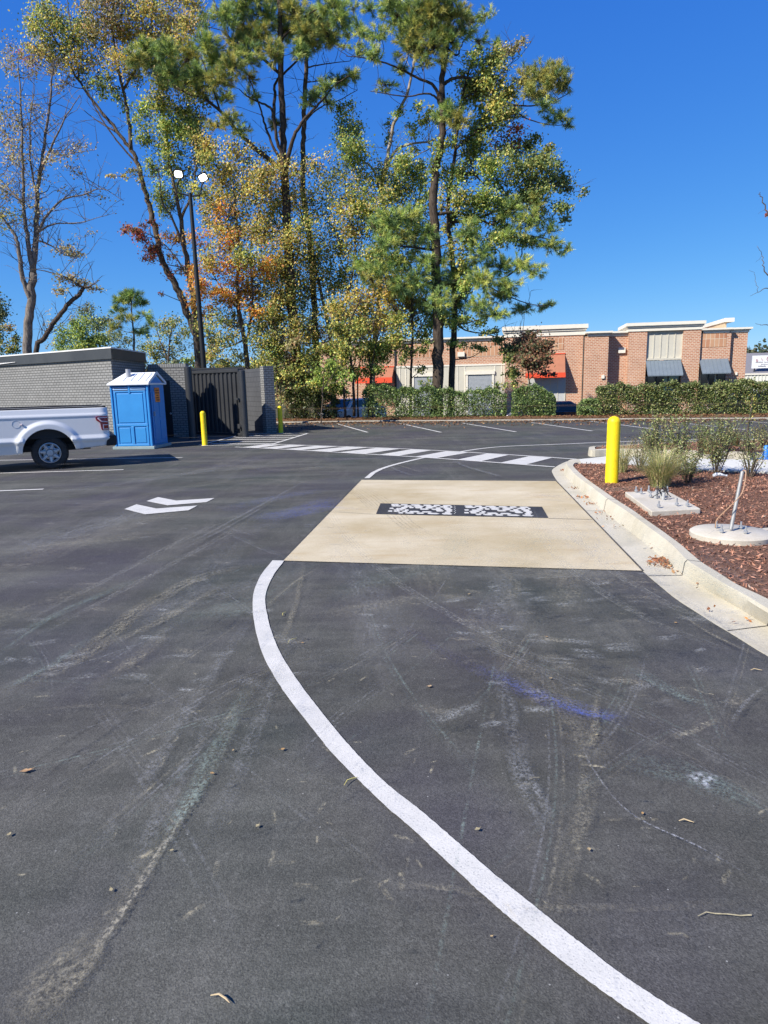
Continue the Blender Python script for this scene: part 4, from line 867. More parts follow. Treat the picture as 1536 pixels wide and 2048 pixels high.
for x, y, a, ln, lb in [(585, 1281, 1.1, .12, 'yellow grass blade lying just right of the white line'), (569, 1227, 1.4, .09, 'short curved yellow straw touching the white line'), (702, 1562, .8, .09, 'yellow straw poking over the lower edge of the white line'), (440, 1998, -.4, .07, 'thin tan straw on bare asphalt near the bottom edge'), (1373, 1643, -.2, .06, 'short tan straw on dark asphalt beside a fine white scratch'), (1513, 1340, -.1, .07, 'short pale stick on dark asphalt near the gutter')]:
    p = G(x, y, .014); d = V((math.cos(a), math.sin(a), 0))*ln/2; nn = V((-d.y, d.x, 0))*.25
    ob = MB().tube([-d, -d*.3+nn+V((0, 0, .006)), d*.4+nn, d], [.0015, .003, .003, .001], 5).build('straw', mat('straw_tone', (.62, .52, .16) if 'yellow' in lb else (.55, .42, .24), .7), None, smooth=True); ob.location = p; tag(ob, lb, 'straw', 'straws on the asphalt')
tg_ = [G(1396, 1832, .012), G(1412, 1824, .014), G(1430, 1827, .012), G(1455, 1828, .012), G(1480, 1831, .011), G(1503, 1830, .011)]
o_ = tg_[0].copy(); ob = MB().tube([p-o_ for p in tg_], [.001, .002, .0025, .002, .0025, .003], 7).build('twig', mat('twig_tone', (.44, .38, .24), .9, 0, .2, (.22, .19, .13), 60), None, smooth=True); ob.location = o_; tag(ob, 'thin bent twig lying on the asphalt at the end of a dusty streak', 'twig')
#@@PART3
# ================================================================== BRICK STORE BEHIND THE HEDGE
HT = 5.25
s0, s1 = G(792, 679, HT), G(1494, 654.6, HT); su = (s1-s0); su.z = 0; su.normalize(); sn = V((-su.y, su.x, 0)); sn = sn if sn.y > 0 else -sn
srz = math.atan2(su.y, su.x); sO = V((s0.x, s0.y, 0)); GZ = -.85
def fac(px, py, off=0.0):
    p = on_plane(px, py, sO-sn*off, sn); d = p-sO; return d.dot(su), p.z
store = thing('brick_store', 'long red brick shop building with cream cornices and awnings behind the hedge', 'building', sO, srz)
def fb(mb, x0, y0, x1, y1, f, b, zlow=None):   # box in front of / behind the wall plane, given by its outline in the photograph
    ym = (y0+(y1 if zlow is None else 760))/2; a = fac(x0, ym, f)[0]; c = fac(x1, ym, f)[0]; zt_ = fac((x0+x1)/2, y0, f)[1]; zb_ = fac((x0+x1)/2, y1, f)[1] if zlow is None else zlow
    mb.box(a, c, -f, -b, zb_, zt_); return a, c, zb_, zt_
def cornice(mb, a, c, z, h, f, depth=4):
    for k, (o_, z0_, z1_) in enumerate(((.06, 0, .42), (.14, .42, .62), (.24, .62, 1.0))): mb.box(a-o_, c+o_, -f-o_, depth, z+h*z0_+.001*k, z+h*z1_)
W_ = MB(); Cc = MB()
aL = fac(640, 720)[0]
zt_ = fac(900, 683)[1]
a0, c0 = aL, fac(1008, 720)[0]
W_.box(a0, c0, 0, 8, GZ, HT-.34); cornice(Cc, a0, c0, HT-.34, .34, 0)
# tall block one
a1, c1 = fac(1010, 700, .5)[0], fac(1168, 700, .5)[0]; z1t = fac(1090, 651, .5)[1]
W_.box(a1, c1, -.5, 8.001, GZ, z1t-.78); cornice(Cc, a1, c1, z1t-.78, .78, .5)
# projecting pier
a2, c2 = fac(1169, 720, 1.0)[0], fac(1216, 720, 1.0)[0]; z2 = fac(1190, 663, 1.0)[1]; a2 = max(a2, c1+.002)
W_.box(a2, c2, -1.0, 8.002, GZ, z2-.34); cornice(Cc, a2+.25, c2, z2-.34, .34, 1.0)
# recess
a3, c3 = c2+.002, fac(1256, 720, .0)[0]; z3 = fac(1240, 662.5, 0)[1]
W_.box(a3, c3, 0, 8.003, GZ, z3-.34); cornice(Cc, a3+.25, c3, z3-.34, .34, 0)
# tall block two: two brick piers, cream panel and shop window between
a4, c4 = fac(1256, 720, .5)[0], fac(1399, 720, .5)[0]; z4 = fac(1330, 644, .5)[1]; a4 = max(a4, c3-.2); hc = z4-fac(1330, 661, .5)[1]
pL = fac(1292, 720, .5)[0]; pR = fac(1364, 720, .5)[0]; zp0 = fac(1328, 716, .5)[1]
W_.box(a4, pL, -.5, 8.004, GZ, z4-hc); W_.box(pR, c4, -.5, 8.004, GZ, z4-hc); cornice(Cc, a4, c4, z4-hc, hc, .5)
# right section and end pier
a5, c5 = c4+.002, fac(1459, 720, .3)[0]; z5 = HT; a6, c6 = c5+.002, fac(1492, 720, 0)[0]
W_.box(a5, c5, -.3, 8.005, GZ, z5-.34); cornice(Cc, a5+.25, c5-.2, z5-.34, .34, .3)
W_.box(a6, c6, 0, 8.006, GZ, z5-.34); cornice(Cc, a6+.05, c6, z5-.34, .345, 0)
W_.build('wall', MT['red_brick'], store); Cc.build('cornice', MT['cream'], store)
# parapet return seen above the right section
pm = MB(); x_ = fac(1462, 655)[0]; pm.box(x_-.12, x_, 1.2, 9, HT+.012, HT+.5); pm.build('parapet_return', MT['tan_stucco'], store)
pm = MB().box(x_-.2, x_+.45, .9, 9.1, HT+.502, HT+.78); pm.build('parapet_cap', MT['cream'], store)
# soldier-course panels
for x0, y0, x1, y1, f in [(1400, 667, 1453, 694, .32), (1055, 677, 1128, 700, .52), (900, 686, 1000, 713, .02), (800, 691, 880, 716, .02), (700, 697, 780, 722, .02)]: sp_ = MB(); fb(sp_, x0, y0, x1, y1, f, f-.02); sp_.build('soldier_panel', MT['soldier'], store)
# cream panel of block two
pn_ = MB(); pn_.box(pL+.002, pR-.002, -.30, .2, zp0, z4-hc-.002); nb = 5
for k in range(nb+1):
    x = pL+.03+(pR-pL-.06)*k/nb; pn_.box(x-.035, x+.035, -.34, -.301, zp0+.05, z4-hc-.05)
pn_.box(pL+.002, pR-.002, -.42, -.28, zp0-.14, zp0-.002); pn_.build('board_panel', MT['panel'], store)
def awning(x0, x1, yt, yb, f, proj, name, m, seams):
    zt_ = fac((x0+x1)/2, yt, f)[1]; zb_ = fac((x0+x1)/2+5, yb, f+proj)[1]; a = fac(x0, yt, f)[0]; c = fac(x1, yt, f)[0]
    o_ = MB().prism([(a, -f-.002, zt_), (a, -f-.002, zt_-.08), (a, -f-proj, zb_), (a, -f-proj, zb_+.07)], (c-a, 0, 0)).build(name, m, store)
    if seams:
        q = MB()
        for k in range(seams+1):
            x = a+(c-a)*k/seams; q.prism([(x-.02, -f-.005, zt_+.004), (x-.02, -f-.005, zt_+.034), (x-.02, -f-proj, zb_+.10), (x-.02, -f-proj, zb_+.073)], (.04, 0, 0))
        q.build('standing_seam', m, o_)
    return a, c, zt_, zb_, o_
wa = awning(1292, 1361, 721, 752, .5, 1.1, 'awning', MT['awning_grey'], 9)
wb = awning(1399, 1455, 718, 747.5, .3, 1.1, 'awning', MT['awning_grey'], 7)
# shop windows
for (a, c, f, zt2, lits) in [(pL+.005, pR-.005, .22, wa[2]-.1, True), (fac(1400, 760, .3)[0], fac(1450, 760, .3)[0], .302, wb[2]-.3, False)]:
    g_ = MB().box(a, c, -f, -f+.18, GZ+.1, zt2).build('shop_window', MT['glass'], store)
    fr = MB(); n_ = 3
    for k in range(n_+1): x = a+(c-a)*k/n_; fr.box(max(a, x-.04), min(c, x+.04), -f-.05, -f-.002, GZ+.1, zt2)
    fr.build('window_frame', MT['dark_metal'], g_)
    if lits: MB().box(a+(c-a)*.55, a+(c-a)*.95, -f-.012, -f-.003, GZ+1.0, zt2-.8).build('window_reflection', mat('pale_green_reflection', (.42, .52, .38), .8), g_)  # pale panel colours in an interior reflection, shaped like a paper
    else: MB().box(a+(c-a)*.58, a+(c-a)*.68, -f-.012, -f-.003, GZ+1.2, zt2-.7).build('window_reflection', MT['panel'], g_)  # cream panel colours in an interior reflection on this glass
# red awnings and doors
for x0, x1, yt, yv, yb, f in [(1052, 1130, 709, 748, 755.5, .5), (716, 788, 735, 757.5, 766, 0)]:
    ra = awning(x0, x1, yt, yv, f, 1.0, 'red_awning', MT['awning_rust'], 0)
    vl = fac((x0+x1)/2, yb, f+1.0)[1]
    MB().box(ra[0]-.02, ra[1]+.02, -f-1.06, -f-1.003, vl, ra[3]+.09).build('valance', MT['awning_red'], ra[4])
    MB().box(ra[0]-.02, ra[1]+.02, -f-.06, -f-.003, ra[2]+.003, ra[2]+.06).build('top_rail', MT['awning_red'], ra[4])
dd = MB(); a, c, zb_, zt2 = fb(dd, 1056, 757, 1130, 810, .52, .40); nb = 5
d_ = dd.build('door', mat('pale_door_grey', (.50, .50, .48), .6), store); q = MB()
for k in range(nb+1): x = a+(c-a)*k/nb; q.box(x-.035, x+.035, -.55, -.521, zb_+.05, zt2-.02)
q.build('door_batten', MT['panel'], d_)
# cream storefront with two grey shutters
cp = MB(); a, c, zb_, zt2 = fb(cp, 793, 733, 1010, 800, .06, 0, GZ); cp.build('storefront_panel', MT['panel'], store)
bt = MB()
for px in (800, 812, 826, 868, 884, 900, 915, 930, 990, 1003): x = fac(px, 760, .06)[0]; bt.box(x-.035, x+.035, -.09, -.061, GZ, zt2-.02)
bt.box(a, c, -.10, -.0605, zt2+.002, zt2+.14); bt.build('storefront_batten', MT['cream'], store)
for x0, y0, x1, y1 in [(828, 753, 866, 800), (936, 749, 984, 800)]:
    sh_ = MB(); aa, cc_, zb2, zt3 = fb(sh_, x0, y0, x1, y1, .10, .062, GZ); so_ = sh_.build('roller_shutter', MT['shutter'], store)
    q = MB(); q.box(aa-.16, aa-.002, -.16, -.063, GZ, zt3); q.box(cc_+.002, cc_+.16, -.16, -.063, GZ, zt3); q.box(aa-.22, cc_+.22, -.20, -.063, zt3+.002, zt3+.26); q.build('shutter_surround', MT['cream'], so_)
    q = MB(); nz = int((zt3-GZ)/.10)
    for k in range(nz): q.box(aa+.01, cc_-.01, -.112, -.1005, GZ+k*.10+.02, GZ+k*.10+.085)
    q.build('shutter_slat', MT['shutter'], so_)
for x0, y0, x1, y1, f in [(1237, 695, 1251, 706, .18), (1203, 750, 1209, 757, 1.12), (915, 704, 929, 713, .18), (1471, 744, 1475, 750, .1)]: wl_ = MB(); fb(wl_, x0, y0, x1, y1, f, f-.2); wl_.build('wall_light', MT['cream'], store)
ds_ = MB(); x = fac(1169, 700, .5)[0]-.06; ds_.box(x-.05, x+.03, -.58, -.501, GZ, z1t-.8); ds_.build('downspout', MT['fascia'], store); ds_ = MB(); x = fac(793, 720)[0]-.1; ds_.box(x-.06, x+.03, -.12, -.001, GZ, HT-.4); ds_.build('downspout', MT['fascia'], store)
# ------------------------------------------------------------------ white building with the sign, far right
so1, so2 = fac(1484, 766, -18), fac(1600, 766, -18)
wb_ = sO+su*so1[0]+sn*18
sb = thing('white_shop', 'low white building with ribbed fascia and grey roof at right edge', 'building', (wb_.x, wb_.y, 0), srz)
def fz(px, py, off): return fac(px, py, off)[1]
zf0, zf1 = fz(1510, 768, -18), fz(1510, 746.5, -18)
Lw = 16
MB().box(-3, Lw, .06, 9, GZ, zf1-.16).build('wall', MT['siding'], sb)
q = MB(); q.box(-3, Lw, -.02, .0, zf0-.3, zf1-.17)
for k in range(60): q.box(-3+k*.31, -3+k*.31+.10, -.06, -.0205, zf0-.3, zf1-.17)
q.build('ribbed_fascia', MT['siding'], sb); MB().box(-3.1, Lw, -.12, .3, zf1-.165, zf1).build('fascia_trim', MT['cream'], sb)
MB().prism([(-3, .1, zf1+.003), (-3, 6, zf1+2.1), (-3, 11, zf1+.003)], (Lw+3, 0, 0)).build('roof', MT['grey_roof'], sb)
sgx = fac(1505, 720, -18.3)[0]-so1[0]; sgz0, sgz1 = fz(1520, 736.5, -18.3), fz(1520, 711, -18.3)
sg = thing('roof_sign', 'white roof sign with red arched name and grey small print', 'sign', (wb_.x+(su.x*sgx)+sn.x*.3, wb_.y+su.y*sgx+sn.y*.3, 0), srz)
SWD = 3.6; SHT = sgz1-sgz0
MB().box(0, SWD, 0, .14, sgz0, sgz1).build('board', MT['sign_white'], sg)
q = MB()
for x in (.3, SWD-.3): q.box(x-.05, x+.05, .15, .25, zf1+.0, sgz1-.2)
q.build('sign_post', MT['fascia'], sg)
def text(body, size, loc, material, parent, rz=0):
    cu_ = bpy.data.curves.new('lettering', 'FONT'); cu_.body = body; cu_.size = size; cu_.extrude = .004; cu_.align_x = 'CENTER'
    ob = bpy.data.objects.new('tmp', cu_); COL.objects.link(ob); dg = bpy.context.evaluated_depsgraph_get(); me = bpy.data.meshes.new_from_object(ob.evaluated_get(dg)); bpy.data.objects.remove(ob)
    o_ = bpy.data.objects.new('lettering', me); COL.objects.link(o_); me.materials.clear(); me.materials.append(material); o_.parent = parent
    o_.rotation_euler = (math.pi/2, rz, 0); o_.location = loc; return o_
nm = 'BLALACK'
for i, chh in enumerate(nm):
    u_ = (i-(len(nm)-1)/2)/((len(nm)-1)/2); x = SWD*.5+u_*1.35; z = sgz0+SHT*.70-.22*u_*u_
    text(chh, .36, (x, -.006, z), MT['sign_red'], sg, .33*u_)
MT['sign_red2'] = MT['sign_red']
for zf, wds, hgt, mm in [(.58, [(.36, .64)], .07, 'sign_red'), (.43, [(.08, .27), (.30, .60), (.64, .92)], .055, 'sign_ink'), (.27, [(.22, .46), (.49, .60), (.64, .78)], .05, 'sign_ink'), (.10, [(.16, .36), (.42, .62), (.66, .86)], .075, 'sign_ink')]:
    q = MB()
    for a, b in wds:
        x = a
        while x < b-.012: q.box(SWD*x, SWD*(x+.012), -.008, -.001, sgz0+SHT*zf, sgz0+SHT*zf+hgt*random.uniform(1.2, 2)); x += .019
    q.build('small_print', MT[mm], sg)
# ------------------------------------------------------------------ cars behind the hedge
def car(px, d, name, label, m, rz, zg=-.6, tall=0.0):
    c = A(px, 810, lot_edge(0)); x = c.x; y = lot_edge(x)+d; 
    t = thing(name, label, 'car', (x, y, zg), rz, 'cars parked beyond the hedge')
    prof = [(-2.3, .45), (-2.28, .75), (-2.1, .92), (-1.5, .98), (-.9, 1.40+tall), (.2, 1.46+tall), (1.0, 1.38+tall), (1.9, .98+tall*.6), (2.25, .90+tall*.5), (2.32, .55), (2.2, .30), (-2.2, .30)]
    bd = MB(); low = [(-2.3, .45), (-2.28, .72), (-2.1, .90), (-1.25, .98), (1.85, 1.0), (2.2, .92), (2.32, .55), (2.2, .30), (-2.2, .30)]
    bd.prism([(a, -.88, b) for a, b in low], (0, 1.76, 0)); bd.build('body', m, t, bevel=.07)
    cbp = [(-1.35, .985), (-.75, 1.42+tall), (1.0, 1.44+tall), (1.75, .998)]
    cb_ = MB(); n_ = len(cbp); cb_.v = [V((a, -.84+.16*(b > 1.1), b)) for a, b in cbp]+[V((a, .84-.16*(b > 1.1), b)) for a, b in cbp]; cb_.f = [(0, 1, 2, 3), (7, 6, 5, 4), (0, 4, 5, 1), (1, 5, 6, 2), (2, 6, 7, 3)]
    cb_.build('cabin', m, t, bevel=.04)
    g_ = MB()
    for sg_ in (-1, 1):
        y0 = sg_*.80; g_.poly([(-1.1, sg_*.835, 1.03), (-.72, sg_*.735, 1.33+tall*.9), (.1, sg_*.735, 1.35+tall*.9), (.1, sg_*.835, 1.03)]); g_.poly([(.18, sg_*.835, 1.03), (.18, sg_*.735, 1.35+tall*.9), (.95, sg_*.735, 1.35+tall*.9), (1.45, sg_*.835, 1.03)])
    g_.poly([(-1.37, -.70, 1.03), (-.82, -.62, 1.38+tall), (-.82, .62, 1.38+tall), (-1.37, .70, 1.03)]); g_.build('window', MT['glass'], t)
    for wx in (-1.4, 1.4):
        for wy in (-.80, .80): MB().lathe([(.001, -.11), (.2, -.11), (.30, -.10), (.32, 0), (.30, .10), (.2, .11), (.001, .11)], (wx, wy, .32), 'y', 24).build('wheel', MT['rubber'], t, smooth=True)
    for wy in (-.62, .62): MB().box(-2.33, -2.2, wy-.16, wy+.16, .66, .78).build('headlight', MT['lamp_clear'], t, bevel=.03)
    for wy in (-.92, .92): MB().box(-.95, -.80, min(wy, wy*1.12), max(wy, wy*1.12), .98, 1.12).build('mirror', m, t, bevel=.02)
    return t
car(690, 6.2, 'parked_car', 'white car parked beyond the hedge, glimpsed between dark tree trunks', MT['car_white'], .95, -.45, .05)
car(1145, 6.0, 'parked_car', 'dark blue car low behind the gap between two hedges', MT['car_blue'], -.2, -.75)
car(1535, 5.0, 'parked_car', 'dark car hidden behind the hedge at the right edge', MT['car_dark'], -.2, -.45, .1)
struct(MB().poly([V((-40, lot_edge(-40)+4.6, -.62)), V((60, lot_edge(60)+4.6, -.62)), V((60, lot_edge(60)+21, -.84)), V((-40, lot_edge(-40)+21, -.84))]).build('shop_road', MT['asphalt']))
# ================================================================== PLANTS
P_GOLD = [(0.8, 0.6223, 0.1159), (0.8, 0.5816, 0.1288), (0.6926, 0.5411, 0.1288), (0.4906, 0.4464, 0.1159), (0.3463, 0.3518, 0.0902), (0.33, 0.363, 0.099), (0.242, 0.286, 0.0825), (0.682, 0.462, 0.187), (0.616, 0.374, 0.143), (0.748, 0.55, 0.242, 0.5), (0.11, 0.143, 0.044, 1.0)]
P_OLIVE = [(0.5162, 0.4789, 0.1056), (0.3644, 0.4064, 0.0924), (0.7286, 0.5806, 0.132), (0.2581, 0.3048, 0.0792), (0.8, 0.6387, 0.1584, 0.6), (0.22, 0.3024, 0.077), (0.154, 0.224, 0.0605), (0.605, 0.448, 0.187, 0.7), (0.088, 0.1232, 0.0385, 1.2)]
P_GREEN = [(0.2433, 0.3318, 0.0789), (0.3128, 0.4146, 0.0948), (0.1738, 0.2488, 0.0632), (0.5213, 0.5142, 0.1264), (0.7644, 0.6303, 0.158, 0.4)]
P_ORANGE = [(0.8, 0.3886, 0.0681), (0.8, 0.4858, 0.0972), (0.6995, 0.4469, 0.1166), (0.8, 0.2331, 0.0583), (0.4275, 0.3691, 0.0972)]
P_RED = [(0.5658, 0.1165, 0.0666), (0.4493, 0.1331, 0.0832), (0.5158, 0.2163, 0.0832), (0.2662, 0.1165, 0.0666), (0.233, 0.2163, 0.0666)]
P_PINE = [(0.2495, 0.3597, 0.1058), (0.4221, 0.5298, 0.1323), (0.1917, 0.284, 0.0992), (0.6522, 0.662, 0.182)]
P_PGOLD = [(0.5076, 0.4658, 0.117), (0.3172, 0.355, 0.0957), (0.1903, 0.2662, 0.0745), (0.561, 0.4881, 0.1275, 0.5)]
P_TAN = [(0.4992, 0.4032, 0.192), (0.6144, 0.4992, 0.2496), (0.3264, 0.2976, 0.1152), (0.2304, 0.2304, 0.096), (0.4608, 0.2496, 0.1344, 0.5)]
P_DARK = [(0.1449, 0.2174, 0.0636), (0.2174, 0.2753, 0.0868), (0.3186, 0.3475, 0.1014), (0.5792, 0.4924, 0.1449, 0.5)]
P_MAROON = [(0.1728, 0.096, 0.0576), (0.2688, 0.1248, 0.0768), (0.1344, 0.1344, 0.0576), (0.3648, 0.192, 0.096), (0.096, 0.1152, 0.048)]
P_BRIGHT = [(0.3754, 0.4858, 0.0994), (0.265, 0.3754, 0.0883), (0.5299, 0.552, 0.1325), (0.1766, 0.2429, 0.0662)]
P_HEDGE = [(0.1055, 0.1641, 0.0516, 3), (0.1641, 0.2344, 0.0703, 3), (0.2344, 0.3047, 0.0938, 2), (0.375, 0.4219, 0.1406), (0.082, 0.1172, 0.0422, 2)]
P_FAR = [(0.195, 0.2535, 0.1072), (0.273, 0.312, 0.1365), (0.156, 0.2048, 0.0975), (0.351, 0.3315, 0.156)]
PX = lambda r, Y: r*Y/FPX
def tree(name, label, Y, limbs, blobs, bark_, kind='leaf', lsize=.118, base=None, spread=1.2, dens=1.0, group='tall trees along the far edge of the lot', gz=-.25, smear=.42, cat='tree', twigs=35):
    """limbs: [(points, r0, r1)], the first one starts at the ground. blobs: (x, y, rx, ry, palette, density)"""
    p0 = limbs[0][0][0]; b = A(p0[0], 800, Y); b.z = gz
    t = thing(name, label, cat, b, 0, group)
    sk = []; tm = MB(); brm = MB()
    for li, (pts, r0, r1) in enumerate(limbs):
        dz = 0 if li == 0 else random.uniform(-spread, spread)*.6
        W = [A(p[0], p[1], Y+(dz*min(1, i/2) if len(p) < 3 else p[2]))-b for i, p in enumerate(pts)]
        if li == 0: W[0] = V((0, 0, 0)); W = [V((0, 0, -.3))]+W
        q = smoothpath(W, 5); n = len(q); rad = [r0+(r1-r0)*(i/(n-1))**.85 for i in range(n)]
        if li == 0: rad = [r*(1+.55*math.exp(-max(0, p.z)/.35)) for r, p in zip(rad, q)]
        for i in range(1, n-1): q[i] = q[i]+V((random.gauss(0, .02), random.gauss(0, .02), 0))*(1+3*r0)*.7
        tm.tube(q, rad, 10 if r0 > .1 else 7)
        for p, r in zip(q, rad): sk.append((p, r))
    C, S, CO, D = [], [], [], []
    up_ = [q for q in sk if q[0].z > 4 and q[1] < .13]
    for _ in range(twigs if up_ else 0):
        p, r = random.choice(up_); d = V((random.gauss(0, 1), random.gauss(0, .6), random.uniform(.1, 1.1))).normalized(); ln = random.uniform(.5, 1.9); q = [p]
        for k in range(4): d = (d+V((random.gauss(0, .25), random.gauss(0, .2), random.gauss(.05, .2)))).normalized(); q.append(q[-1]+d*ln/4)
        brm.tube(q, [min(r*.6, .016), .013, .010, .007, .003], 5, False)
        for i in (2, 3):
            d2 = (d+V((random.gauss(0, .7), random.gauss(0, .5), random.gauss(0, .5)))).normalized(); brm.tube([q[i], q[i]+d2*ln*.18+V((0, 0, .03)), q[i]+d2*ln*.36], [.008, .006, .003], 4, False)
    order = sorted(blobs, key=lambda z: 0)
    for bl_ in order:
        x, y, rx, ry = bl_[:4]; pal = bl_[4] if len(bl_) > 4 else P_GOLD; dn = (bl_[5] if len(bl_) > 5 else 1.0)*dens
        dY = random.uniform(-spread, spread); c = A(x, y, Y+dY)-b; RX, RZ = PX(rx, Y), PX(ry, Y); RY = (RX+RZ)*.5
        best = min(sk, key=lambda s: (s[0]-c).length+1.3*max(0, s[0].z-c.z+.25)+(.0 if s[1] > .012 else .4)); p, r = best
        if (c-p).length > .25:
            m_ = p.lerp(c, .5)+V((random.gauss(0, .12), random.gauss(0, .12), -.06*(c-p).length)); path = smoothpath([p, m_, c], 4); ln = (c-p).length
            ra = min(r*.6, .016+.011*ln); brm.tube(path, [ra+(.012-ra)*i/(len(path)-1) for i in range(len(path))], 6, False)
            for q_ in path[2:]: sk.append((q_, .014))
        area = rx*ry*math.pi; ns = max(3, int(area/420)) if kind == 'leaf' else max(6, int(area/26*dn))
        sc_ = rng.normal(size=(ns, 3)); sc_ = unit(sc_)*(rng.random((ns, 1))**.5)*np.array([RX, RY, RZ])*.95
        for k in range(ns):
            e = c+V(sc_[k]); 
            if kind != 'leaf' or random.random() < .8:
                s_ = c.lerp(p, random.uniform(0, .3)) if (c-p).length > .1 else c; mid = s_.lerp(e, .55)+V((0, 0, random.gauss(0, .06))); brm.tube([s_, mid, e], [.011, .008, .004], 4, False)
        ca = np.array(tuple(c))+sc_
        if kind == 'leaf':
            n = int(area/3.1*dn*(.14/lsize)**1.2); 
            if n < 4: continue
            who = rng.integers(0, ns, n); pts = ca[who]+rng.normal(0, 1, (n, 3))*np.array([RX, RY, RZ])*smear*rng.uniform(.35, 1, (n, 1))
            C.append(pts); S.append(rng.uniform(.72, 1.3, n)*lsize); shade = np.exp(rng.normal(0, .16, ns))[who][:, None]; CO.append(pick(pal, n)*shade)
        else:
            C.append(ca); CO.append(pick(pal, ns, .12)); dd = unit(sc_+np.array([0, 0, .35*RZ])+rng.normal(0, .15, (ns, 3))); D.append(dd)
    tm.add(brm.v, brm.f); tm.build('trunk', MT[bark_], t, smooth='all'); 
    if C:
        C = np.concatenate(C); CO = np.concatenate(CO)
        if kind == 'leaf': fast_mesh('crown', leaf_quads(C, np.concatenate(S), .75, .2, (-.8, -.7, .5)), 4, CO, MT['leaf'], t)
        else:
            D = np.concatenate(D); K_ = 46; n = len(C); d = unit(np.repeat(D, K_, 0)*.75+unit(rng.normal(size=(n*K_, 3)))*rng.uniform(.35, 1.15, (n*K_, 1))); ln = rng.uniform(.15, .28, (n*K_, 1))*lsize/.118
            o_ = np.repeat(C, K_, 0)-d*0.02+np.repeat(D, K_, 0)*rng.uniform(-.16, .06, (n*K_, 1)); sd = unit(np.cross(d, rng.normal(size=(n*K_, 3))))*.0080*lsize/.118
            tip = o_+d*ln+np.array([0, 0, -.02]); fast_mesh('crown', np.stack([o_-sd, o_+sd, tip+sd*.4, tip-sd*.4], 1), 4, np.clip(np.repeat(CO, K_, 0)*np.exp(rng.normal(0, .18, (n*K_, 1))), .003, .9), MT['needle'], t)
    return t
#@@TREES
# --- distant trees first (beyond the grey building)
tree('pine_tree', 'distant pine with flat layered crown rising above the grey building roof', 85, [([(268, 720), (268, 680), (264, 640), (262, 590)], .20, .05)],
     [(262, 590, 22, 11, P_PINE, 1.3), (245, 600, 18, 9, P_PINE), (280, 606, 16, 8, P_PINE), (236, 620, 16, 7, P_PINE), (290, 630, 16, 8, P_PINE, .8), (250, 635, 18, 8, P_PGOLD, .8), (300, 650, 14, 9, P_PINE, .6), (228, 655, 18, 9, P_PGOLD, .7), (285, 665, 20, 10, P_PINE, .7)], 'bark_pine', 'pine', .30, dens=1.3, group='trees beyond the grey building')
tree('leafy_tree', 'dense bright green bushy tree above the grey building roof', 62, [([(165, 760), (165, 700), (165, 660)], .2, .06)],
     [(140, 680, 26, 26, P_BRIGHT, 1.3), (170, 665, 30, 26, P_BRIGHT, 1.3), (195, 685, 26, 22, P_BRIGHT, 1.3), (160, 700, 40, 20, P_GREEN, 1.3), (150, 650, 14, 12, P_BRIGHT)], 'bark_gum', 'leaf', .19, dens=1.9, group='trees beyond the grey building')
tree('leafy_tree', 'hazy olive tree between bright green bush and distant pine', 95, [([(205, 760), (200, 690), (196, 640)], .25, .06), ([(196, 660), (180, 630), (172, 610)], .1, .03)],
     [(165, 628, 22, 20, P_FAR, .7), (190, 622, 24, 16, P_FAR, .8), (215, 640, 24, 20, P_FAR), (220, 680, 30, 25, P_FAR), (245, 690, 30, 20, P_FAR), (140, 640, 18, 20, P_TAN, .3), (110, 640, 20, 30, P_TAN, .2), (110, 690, 14, 30, P_TAN, .25), (195, 655, 30, 20, P_FAR)], 'bark_gum', 'leaf', .26, dens=1.9, group='trees beyond the grey building')
tree('leafy_tree', 'olive brown tree with thin crown right of the distant pine', 75, [([(335, 760), (338, 700), (345, 650)], .2, .05), ([(336, 720), (320, 680), (312, 650)], .1, .03)],
     [(330, 650, 24, 22, P_OLIVE, .8), (350, 640, 20, 20, P_OLIVE, .8), (305, 690, 20, 25, P_OLIVE, .8), (315, 720, 25, 20, P_OLIVE), (365, 665, 20, 25, P_OLIVE, .8), (345, 700, 25, 22, P_FAR, .6), (290, 700, 18, 20, P_FAR)], 'bark_gum', 'leaf', .21, dens=1.9, group='trees beyond the grey building')
tree('leafy_tree', 'pale leafy tree cut by the left edge above the grey building', 48, [([(-20, 760), (-18, 690), (-15, 620)], .15, .04)],
     [(-5, 600, 20, 24, P_FAR, .7), (5, 635, 22, 24, P_FAR, .7), (0, 680, 28, 26, P_OLIVE, .8), (30, 690, 18, 20, P_OLIVE, .8), (20, 655, 14, 14, P_TAN, .5), (-25, 640, 30, 50, P_FAR)], 'bark_gum', 'leaf', .16, dens=1.9, group='trees beyond the grey building')
tree('leafy_shrub', 'yellow green shrub mass behind gate and back wall', 45, [([(400, 780), (402, 740), (405, 710)], .1, .03)],
     [(380, 725, 22, 16, P_BRIGHT), (415, 715, 26, 18, P_OLIVE), (450, 725, 28, 18, P_OLIVE), (430, 700, 24, 20, P_GOLD), (480, 735, 26, 18, P_OLIVE), (360, 735, 18, 12, P_FAR), (510, 740, 26, 20, P_OLIVE), (540, 720, 20, 25, P_OLIVE)], 'bark_gum', 'leaf', .14, dens=.9, group='trees beyond the grey building', cat='shrub')
